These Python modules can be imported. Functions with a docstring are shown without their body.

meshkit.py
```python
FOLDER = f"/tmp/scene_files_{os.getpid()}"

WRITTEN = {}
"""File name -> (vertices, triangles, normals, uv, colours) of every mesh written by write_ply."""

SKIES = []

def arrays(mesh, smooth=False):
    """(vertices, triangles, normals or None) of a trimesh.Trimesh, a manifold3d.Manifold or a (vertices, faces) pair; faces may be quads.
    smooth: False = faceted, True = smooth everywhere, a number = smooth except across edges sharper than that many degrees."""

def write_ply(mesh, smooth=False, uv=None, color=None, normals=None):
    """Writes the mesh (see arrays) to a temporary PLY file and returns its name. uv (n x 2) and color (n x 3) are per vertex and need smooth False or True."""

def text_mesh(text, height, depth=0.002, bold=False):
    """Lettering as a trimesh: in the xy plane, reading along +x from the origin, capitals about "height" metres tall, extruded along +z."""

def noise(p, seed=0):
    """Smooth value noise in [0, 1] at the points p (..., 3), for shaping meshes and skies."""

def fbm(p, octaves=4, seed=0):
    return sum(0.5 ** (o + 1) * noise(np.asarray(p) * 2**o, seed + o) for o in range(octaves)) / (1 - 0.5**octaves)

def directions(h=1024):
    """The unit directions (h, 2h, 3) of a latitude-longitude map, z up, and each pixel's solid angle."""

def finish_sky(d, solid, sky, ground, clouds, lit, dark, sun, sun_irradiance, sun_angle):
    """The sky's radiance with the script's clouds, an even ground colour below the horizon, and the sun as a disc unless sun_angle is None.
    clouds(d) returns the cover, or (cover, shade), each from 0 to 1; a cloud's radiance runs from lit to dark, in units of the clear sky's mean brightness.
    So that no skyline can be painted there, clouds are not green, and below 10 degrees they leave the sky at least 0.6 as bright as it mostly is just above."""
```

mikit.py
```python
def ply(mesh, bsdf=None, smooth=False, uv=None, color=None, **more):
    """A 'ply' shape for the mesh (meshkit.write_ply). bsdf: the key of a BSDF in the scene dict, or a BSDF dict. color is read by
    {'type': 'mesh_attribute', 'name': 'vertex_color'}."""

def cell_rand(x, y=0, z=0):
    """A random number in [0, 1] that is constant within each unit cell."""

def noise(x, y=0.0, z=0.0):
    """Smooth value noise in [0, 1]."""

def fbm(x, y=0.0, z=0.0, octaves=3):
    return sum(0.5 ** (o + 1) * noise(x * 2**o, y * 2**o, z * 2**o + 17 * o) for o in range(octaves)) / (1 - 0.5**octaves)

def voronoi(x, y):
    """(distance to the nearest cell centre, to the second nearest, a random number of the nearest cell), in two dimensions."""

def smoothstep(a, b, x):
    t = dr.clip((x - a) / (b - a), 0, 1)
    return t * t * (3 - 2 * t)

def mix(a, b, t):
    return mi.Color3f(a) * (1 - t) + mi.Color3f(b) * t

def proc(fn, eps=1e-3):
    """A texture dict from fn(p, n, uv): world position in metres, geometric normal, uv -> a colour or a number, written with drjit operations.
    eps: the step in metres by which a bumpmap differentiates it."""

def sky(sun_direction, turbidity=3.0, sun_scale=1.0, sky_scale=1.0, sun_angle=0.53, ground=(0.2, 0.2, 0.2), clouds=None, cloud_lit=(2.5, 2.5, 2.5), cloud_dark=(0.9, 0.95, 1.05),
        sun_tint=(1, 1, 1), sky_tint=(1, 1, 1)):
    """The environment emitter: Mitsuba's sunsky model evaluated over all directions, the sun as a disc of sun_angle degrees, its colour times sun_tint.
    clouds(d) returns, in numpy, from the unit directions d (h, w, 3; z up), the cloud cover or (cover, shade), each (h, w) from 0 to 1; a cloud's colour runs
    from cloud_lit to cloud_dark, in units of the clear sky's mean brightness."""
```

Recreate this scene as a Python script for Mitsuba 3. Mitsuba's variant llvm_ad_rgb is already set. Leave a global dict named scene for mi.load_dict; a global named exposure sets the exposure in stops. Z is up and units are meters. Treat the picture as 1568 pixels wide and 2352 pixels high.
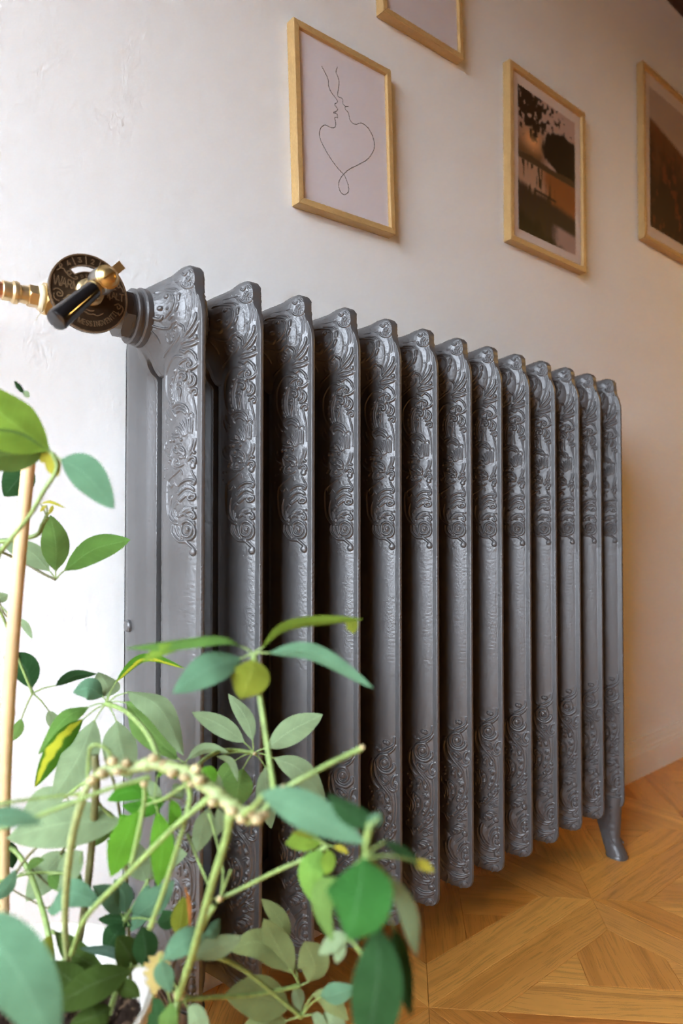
import math, random
import numpy as np, trimesh, shapely, manifold3d
import mitsuba as mi, drjit as dr
import mikit, meshkit
from mikit import proc, noise, fbm, voronoi, cell_rand, smoothstep, mix
from shapely.geometry import Polygon, LineString, Point
from scipy.spatial import Delaunay, cKDTree
from scipy.interpolate import PchipInterpolator, RegularGridInterpolator

T = mi.ScalarTransform4f
rng = np.random.default_rng(7)
scene = {'type': 'scene'}
labels = {}

# ------------------------------------------------------------------ camera, sky, exposure
# The radiator wall is the plane y = 0, the room lies at y < 0, the window wall is at x = -1.05.
YAW, PITCHUP = 0.87643, 0.02151
EYE = np.array([0.0, -0.94928, 0.7072])
FWD = np.array([math.cos(YAW) * math.cos(PITCHUP), math.sin(YAW) * math.cos(PITCHUP), math.sin(PITCHUP)])
scene['camera'] = {'type': 'thinlens', 'fov': math.degrees(2 * math.atan(784 / 1550.7)), 'fov_axis': 'x',
                   'aperture_radius': 0.0034, 'focus_distance': 0.98, 'near_clip': 0.02, 'far_clip': 100.0,
                   'to_world': T().look_at(origin=EYE.tolist(), target=(EYE + FWD).tolist(), up=[0, 0, 1])}
scene['sky'] = mikit.sky([-0.5, -0.3, 0.8], turbidity=4.0, sun_scale=0.0, sky_scale=1.0, ground=(0.14, 0.14, 0.135),
                         clouds=lambda d: (np.full(d.shape[:2], 0.9), np.full(d.shape[:2], 0.0)), cloud_lit=(0.97, 1.05, 1.13))
exposure = 7.28


def C(r, g, b):
    return {'type': 'rgb', 'value': [r, g, b]}


def principled(base, rough, **kw):
    return {'type': 'principled', 'base_color': base if isinstance(base, dict) else C(*base), 'roughness': rough, **kw}


def mat(key, d, two=True, bump=None):
    if bump:
        d = {'type': 'bumpmap', 'arbitrary': proc(bump[0], bump[1]), 'scale': 1.0, 'bsdf': d}
    scene[key] = {'type': 'twosided', 'bsdf': d} if two else d


# ------------------------------------------------------------------ helpers
def put(key, mesh, bsdf, smooth=False, **kw):
    scene[key] = mikit.ply(mesh, bsdf, smooth, **kw)
    return key


def says(key, label, category=None, group=None, kind=None):
    d = {'label': label} if label else {}
    for a, b in (('category', category), ('group', group), ('kind', kind)):
        if b:
            d[a] = b
    labels[key] = d


def nth(base, i):
    return base if i == 0 else f'{base}_{i:03d}'


def box(x0, x1, y0, y1, z0, z1):
    m = trimesh.creation.box(extents=[x1 - x0, y1 - y0, z1 - z0])
    m.apply_translation([(x0 + x1) / 2, (y0 + y1) / 2, (z0 + z1) / 2])
    return m


def frame_of(t):
    t = np.asarray(t, float) / np.linalg.norm(t)
    a = np.cross(t, [0, 0, 1.0] if abs(t[2]) < 0.9 else [1.0, 0, 0])
    a /= np.linalg.norm(a)
    return t, a, np.cross(t, a)


def tube(pts, radii, sides=12, caps=True, squash=None):
    """A swept round bar through the points."""
    p = np.asarray(pts, float)
    r = np.broadcast_to(radii, (len(p),))
    t = np.gradient(p, axis=0)
    t /= np.linalg.norm(t, axis=1, keepdims=True) + 1e-12
    _, a, _ = frame_of(t[0])
    ang = np.arange(sides) * 2 * np.pi / sides
    v = []
    for i in range(len(p)):
        a = a - t[i] * (a @ t[i])
        a /= np.linalg.norm(a)
        b = np.cross(t[i], a)
        v.append(p[i] + r[i] * (np.cos(ang)[:, None] * a + np.sin(ang)[:, None] * b))
    v = np.concatenate(v)
    f = []
    for i in range(len(p) - 1):
        for j in range(sides):
            k = (j + 1) % sides
            f += [[i * sides + j, i * sides + k, (i + 1) * sides + k], [i * sides + j, (i + 1) * sides + k, (i + 1) * sides + j]]
    if caps:
        n = len(v)
        v = np.vstack([v, p[0], p[-1]])
        e = (len(p) - 1) * sides
        for j in range(sides):
            k = (j + 1) % sides
            f += [[n, k, j], [n + 1, e + j, e + k]]
    return trimesh.Trimesh(v, f, process=False)


def lathe(profile, origin, axis, sides=40):
    """profile: (radius, distance along the axis) pairs."""
    t, a, b = frame_of(axis)
    ang = np.arange(sides) * 2 * np.pi / sides
    pr = np.asarray(profile, float)
    v = np.concatenate([np.asarray(origin) + t * h + max(r, 1e-5) * (np.cos(ang)[:, None] * a + np.sin(ang)[:, None] * b) for r, h in pr])
    f = []
    for i in range(len(pr) - 1):
        for j in range(sides):
            k = (j + 1) % sides
            f += [[i * sides + j, i * sides + k, (i + 1) * sides + k], [i * sides + j, (i + 1) * sides + k, (i + 1) * sides + j]]
    return trimesh.Trimesh(v, f, process=False)


def hexnut(r, h0, h1, origin, axis, turn=0.0, n=6):
    """A chamfered nut along the axis, r = across corners / 2."""
    t, a, b = frame_of(axis)
    cyl = lathe([(0, h0), (r * 0.9, h0), (r * 1.02, h0 + 0.1 * r), (r * 1.02, h1 - 0.1 * r), (r * 0.9, h1), (0, h1)], origin, axis, 48)
    ang = (np.arange(n) + 0.5) * 2 * np.pi / n + turn
    ring = r * (np.cos(ang)[:, None] * a + np.sin(ang)[:, None] * b)
    o = np.asarray(origin, float)
    pr = trimesh.convex.convex_hull(np.vstack([o + t * (h0 - 0.001) + ring, o + t * (h1 + 0.001) + ring]))
    A, B = (manifold3d.Manifold.hull_points(m.vertices) for m in (cyl, pr))
    return (A ^ B)


def spline(pts, n=8):
    p = np.asarray(pts, float)
    if len(p) < 3:
        return np.linspace(p[0], p[-1], n)
    q = np.vstack([2 * p[0] - p[1], p, 2 * p[-1] - p[-2]])
    out = []
    for i in range(1, len(q) - 2):
        t = np.linspace(0, 1, n, endpoint=False)[:, None]
        a, b, c, d = q[i - 1:i + 3]
        out.append(0.5 * (2 * b + (c - a) * t + (2 * a - 5 * b + 4 * c - d) * t ** 2 + (3 * b - a - 3 * c + d) * t ** 3))
    return np.vstack(out + [p[-1:]])


# ------------------------------------------------------------------ materials
def plaster(p, n, uv):
    return (noise(p.x * 430, p.y * 430, p.z * 270) - 0.5) * 0.00034 + (noise(p.x * 880, p.y * 880, p.z * 620) - 0.5) * 0.00014 + (noise(p.x * 150, p.y * 150, p.z * 110) - 0.5) * 0.00026


mat('plaster_white', principled((0.80, 0.80, 0.79), 0.75, specular=0.3), bump=(plaster, 4e-4))
mat('plaster_plain', principled((0.42, 0.27, 0.15), 0.8, specular=0.2))
mat('paint_white', principled((0.80, 0.79, 0.76), 0.35))


def dark_wood(p, n, uv):
    g = fbm(p.x * 3, p.y * 60, p.z * 60, 3)
    return mix((0.035, 0.017, 0.009), (0.075, 0.038, 0.02), g)


mat('dark_wood', principled(proc(dark_wood), 0.5))


def cast(p, n, uv):
    return (noise(p.x * 900, p.y * 900, p.z * 900) - 0.5) * 0.00016 + (noise(p.x * 330, p.y * 330, p.z * 330) - 0.5) * 0.00028


mat('cast_iron', principled((0.131, 0.131, 0.135), 0.40, metallic=0.45, specular=0.5), bump=(cast, 3e-4))


def oak(p, n, uv):
    u, v = uv.x, uv.y
    tone = cell_rand(dr.floor(v / 10.0), 3)
    tone2 = cell_rand(dr.floor(v / 10.0), 8)
    w = v + (fbm(u * 5.0, v * 14.0, 1.3, 3) - 0.5) * 0.03
    ring = fbm(u * 1.6, w * 85.0, 4.1, 3)
    pores = smoothstep(0.60, 0.78, noise(u * 26.0, w * 900.0, 2.0))
    base = mix((0.72, 0.325, 0.06), (0.46, 0.155, 0.026), tone)
    base = mix(base, (0.78, 0.40, 0.10), tone2 * 0.6)
    base = mix(base, (0.38, 0.135, 0.025), smoothstep(0.45, 0.85, ring) * 0.45)
    return mix(base, (0.16, 0.06, 0.018), pores * 0.22)


mat('oak_parquet', principled(proc(oak), 0.34, specular=0.5, clearcoat=0.25, clearcoat_gloss=0.75))
mat('floor_joint', principled((0.05, 0.025, 0.01), 0.8))


def frame_oak(p, n, uv):
    g = fbm(p.x * 22, p.y * 130, p.z * 22, 3) * 0.6 + 0.4 * noise(p.x * 260, p.y * 700, p.z * 260)
    return mix((0.42, 0.26, 0.10), (0.60, 0.40, 0.17), g)


mat('frame_oak', principled(proc(frame_oak), 0.45, specular=0.4))
mat('print_paper', principled((0.80, 0.765, 0.81), 0.6, specular=0.2))
mat('mat_board', principled((0.82, 0.74, 0.72), 0.7, specular=0.2))
mat('backing', principled((0.20, 0.13, 0.07), 0.8))
mat('ink', principled((0.055, 0.05, 0.055), 0.6))
mat('picture_glass', {'type': 'thindielectric', 'int_ior': 1.5}, two=False)
mat('brass', principled((0.62, 0.42, 0.17), 0.30, metallic=0.9))
mat('brass_pale', principled((0.70, 0.53, 0.29), 0.34, metallic=0.85))
mat('brass_aged', principled((0.36, 0.25, 0.11), 0.36, metallic=0.9))


def patina(p, n, uv):
    return mix((0.040, 0.026, 0.017), (0.075, 0.048, 0.028), fbm(p.x * 220, p.y * 220, p.z * 220, 3))


mat('bronze_dark', principled(proc(patina), 0.42, metallic=0.75))
mat('bronze_relief', principled((0.36, 0.26, 0.16), 0.38, metallic=0.85))
mat('steel_dark', principled((0.30, 0.28, 0.25), 0.28, metallic=0.9))
mat('black_lacquer', principled((0.006, 0.006, 0.007), 0.10, specular=0.6, clearcoat=0.6))
mat('copper', principled((0.72, 0.34, 0.20), 0.30, metallic=0.9))
mat('hemp', principled((0.55, 0.50, 0.36), 0.9))
mat('ceramic_white', principled((0.82, 0.80, 0.73), 0.25, specular=0.5))

# ------------------------------------------------------------------ the room
RX0, RX1, RY0, RZ = -1.05, 5.2, -3.4, 2.36
W = 0.12
put('wall_back', box(RX0 - W, RX1 + W, 0.0, W, -0.05, RZ), 'plaster_white')
put('wall_far', box(RX1, RX1 + W, RY0, 0.0, -0.05, RZ), 'plaster_plain')
put('wall_front', box(RX0 - W, RX1 + W, RY0 - W, RY0, -0.05, RZ), 'plaster_plain')
WY0, WY1, WZ0, WZ1 = -1.52, -0.25, 0.45, 2.17
wall = trimesh.util.concatenate([box(RX0 - W, RX0, RY0, WY0, -0.05, RZ), box(RX0 - W, RX0, WY1, 0.0, -0.05, RZ),
                                 box(RX0 - W, RX0, WY0, WY1, -0.05, WZ0), box(RX0 - W, RX0, WY0, WY1, WZ1, RZ)])
put('wall_left', wall, 'plaster_plain')
put('ceiling', box(RX0 - W, RX1 + W, RY0 - W, W, RZ, RZ + 0.1), 'dark_wood')
wf = [box(RX0 - 0.09, RX0 - 0.03, a, b, c, d) for a, b, c, d in
      ((WY0, WY0 + 0.05, WZ0, WZ1), (WY1 - 0.05, WY1, WZ0, WZ1), (WY0 + 0.05, WY1 - 0.05, WZ0, WZ0 + 0.05), (WY0 + 0.05, WY1 - 0.05, WZ1 - 0.05, WZ1))]
put('window_1', trimesh.util.concatenate(wf), 'paint_white')
for k in ('wall_back', 'wall_far', 'wall_front', 'wall_left', 'ceiling', 'window_1'):
    labels[k] = {'kind': 'structure'}
labels['wall_back']['label'] = 'white plastered wall behind the radiator with framed pictures'
labels['ceiling']['label'] = 'dark brown wooden ceiling at the top right corner'
labels['window_1']['label'] = 'tall white window frame in the wall beside the plant'

# baseboard: a moulded profile swept along the wall
prof = [(0, 0), (-0.016, 0), (-0.016, 0.066), (-0.013, 0.071), (-0.013, 0.078), (-0.010, 0.082), (-0.010, 0.088), (-0.005, 0.098), (-0.004, 0.104), (0, 0.104)]
n = len(prof)
v = [(x, y, z) for x in (RX0, RX1) for y, z in prof]
f = [[i, (i + 1) % n, n + (i + 1) % n] for i in range(n)] + [[i, n + (i + 1) % n, n + i] for i in range(n)]
put('baseboard_back', trimesh.Trimesh(v, f, process=False), 'paint_white')
says('baseboard_back', 'white moulded baseboard at the foot of the wall', kind='structure')

# ------------------------------------------------------------------ parquet: bands on a square grid, each square crossed by diagonal boards
put('floor', box(RX0, RX1, RY0, 0.0, -0.05, -0.009), 'floor_joint')
says('floor', 'golden oak parquet laid as a grid of bands and diagonal boards', kind='structure')
S, HB, Q = 0.452, 0.07, 0.1
FX, FY = 0.744, -0.2565
I0, I1 = HB, S - HB
L = I1 - I0


def cell_pieces(flip):
    """(polygon, grain direction) for one node's two bands and one square."""
    out = []
    for sgn in (1, -1):
        b = [(0, 0), (S, 0), (S - HB, sgn * HB), (HB, sgn * HB)]
        out += [(b, (1, 0)), ([(y, x) for x, y in b], (0, 1))]
    h = L / 2
    sq = [([(0, 0), (Q, 0), (L, L - Q), (L, L)], (1, 1)), ([(0, 0), (L, L), (L - Q, L), (0, Q)], (1, 1))]
    e = (L - 2 * Q) / 2
    m = L - Q
    k = (m - Q) / 2
    a1 = [([(m, 0), (L, 0), (L, Q), (L - k, Q + k), (m - k, k)], (1, -1)), ([(Q, 0), (m, 0), (m - k, k)], (1, 1)), ([(L, Q), (L, m), (L - k, Q + k)], (1, 1))]
    sq += a1 + [([(y, x) for x, y in p], (d[1], d[0])) for p, d in a1]
    for p, d in sq:
        p = [(L - x if flip else x, y) for x, y in p]
        d = (-d[0] if flip else d[0], d[1])
        out.append(([(I0 + x, I0 + y) for x, y in p], d))
    return out


def plank_mesh(poly, d, i):
    P = Polygon(poly).buffer(0)
    if P.area < 2e-5 or P.geom_type != 'Polygon':
        return None
    top = P.buffer(-0.0009, join_style=2)
    low = P.buffer(-0.0003, join_style=2)
    a, b = np.array(top.exterior.coords)[:-1], np.array(low.exterior.coords)[:-1]
    if top.is_empty or top.geom_type != 'Polygon' or len(a) != len(b):
        a = b
    n = len(a)
    lift = (rng.random() - 0.5) * 0.0005
    v = np.vstack([np.c_[a, np.full(n, lift)], np.c_[b, np.full(n, lift - 0.0005)], np.c_[b, np.full(n, -0.010)]])
    if Polygon(a).exterior.is_ccw is False:
        v = v.reshape(3, n, 3)[:, ::-1].reshape(-1, 3)
    f = [[0, j, j + 1] for j in range(1, n - 1)]
    for r in (0, 1):
        for j in range(n):
            k = (j + 1) % n
            f += [[r * n + j, (r + 1) * n + j, (r + 1) * n + k], [r * n + j, (r + 1) * n + k, r * n + k]]
    d = np.asarray(d, float) / np.hypot(*d)
    uv = np.c_[v[:, :2] @ d + i * 3.7, v[:, :2] @ [-d[1], d[0]] + i * 10.0 + 5.0]
    return v, np.array(f), uv


room = shapely.box(RX0, RY0, RX1, -0.002)
rest, count = [], 0
number = 0
for i in range(-4, 11):
    for j in range(-8, 2):
        near = 0 <= i <= 3 and -2 <= j <= 0
        for poly, d in cell_pieces(j % 2 == 1 if i % 2 == 0 else j % 2 == 1):
            P = Polygon([(FX + i * S + x, FY + j * S + y) for x, y in poly]).intersection(room)
            if P.is_empty or P.geom_type != 'Polygon':
                continue
            number += 1
            m = plank_mesh(np.array(P.exterior.coords)[:-1], d, number)
            if m is None:
                continue
            if near:
                put(nth('floor__plank', count), (m[0], m[1]), 'oak_parquet', uv=m[2])
                count += 1
            else:
                rest.append(m)
off = np.cumsum([0] + [len(m[0]) for m in rest])
put('floor__plank_field', (np.vstack([m[0] for m in rest]), np.vstack([m[1] + o for m, o in zip(rest, off)])), 'oak_parquet', uv=np.vstack([m[2] for m in rest]))
labels['floor__plank_field'] = {'kind': 'stuff', 'label': 'rest of the oak parquet boards'}

# pendant lamp deeper in the room: an opaque shade over a warm bulb
LAMP = np.array([3.05, -1.35, 1.975])
bulb = trimesh.creation.icosphere(3, .042)
bulb.apply_translation(LAMP)
put('pendant_lamp__bulb', bulb, 'paint_white', True, emitter={'type': 'area', 'radiance': C(2.7, 1.58, 0.42)})
put('pendant_lamp__shade', lathe([(.175, -.005), (.18, .0), (.165, .05), (.12, .10), (.05, .135), (.02, .14), (.02, .137), (.048, .131), (.117, .096), (.161, .048), (.175, .0)], LAMP, (0, 0, 1), 48), 'dark_wood', 40)
put('pendant_lamp__cord', tube([LAMP + [0, 0, .137], LAMP + [0, 0, RZ - LAMP[2]]], .003, 8), 'backing')
says('pendant_lamp', 'pendant lamp with a dark dome shade hanging deeper in the room', 'lamp')

# ------------------------------------------------------------------ the radiator: 13 cast sections
YF, X1, PITCH = -0.2199, 0.3910, 0.08333       # front edge plane, first section's middle, spacing
DEPTH = 0.205
PD = [0, .004, .0085, .0105, .020, .035, .050, .065, .078, .086, .0885, .095]
PT = [.0022, .0028, .0036, .0052, .0112, .0178, .0205, .0192, .0145, .0102, .0096, .0094]
front = PchipInterpolator(PD, PT)
rear = PchipInterpolator([.108, .112, .116, .128, .150, .170, .185, .195, .198, .205], [.0095, .0098, .0115, .0175, .0222, .0218, .0190, .0158, .0140, .0132])
bridge = PchipInterpolator([0.05, .095, .150], [.0205, .0220, .0222])
dd = np.linspace(0, .095, 400)
arc = np.concatenate([[0], np.cumsum(np.hypot(np.diff(dd), np.diff(front(dd))))])
HUBD, HUBZ, HUBZ2 = 0.0935, 0.973, 0.158
hub = PchipInterpolator([0, .026, .030, .034, .039, .045, .053, .062, .072], [.0416, .0416, .0412, .0395, .0355, .0300, .0250, .0210, .0130])

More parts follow.
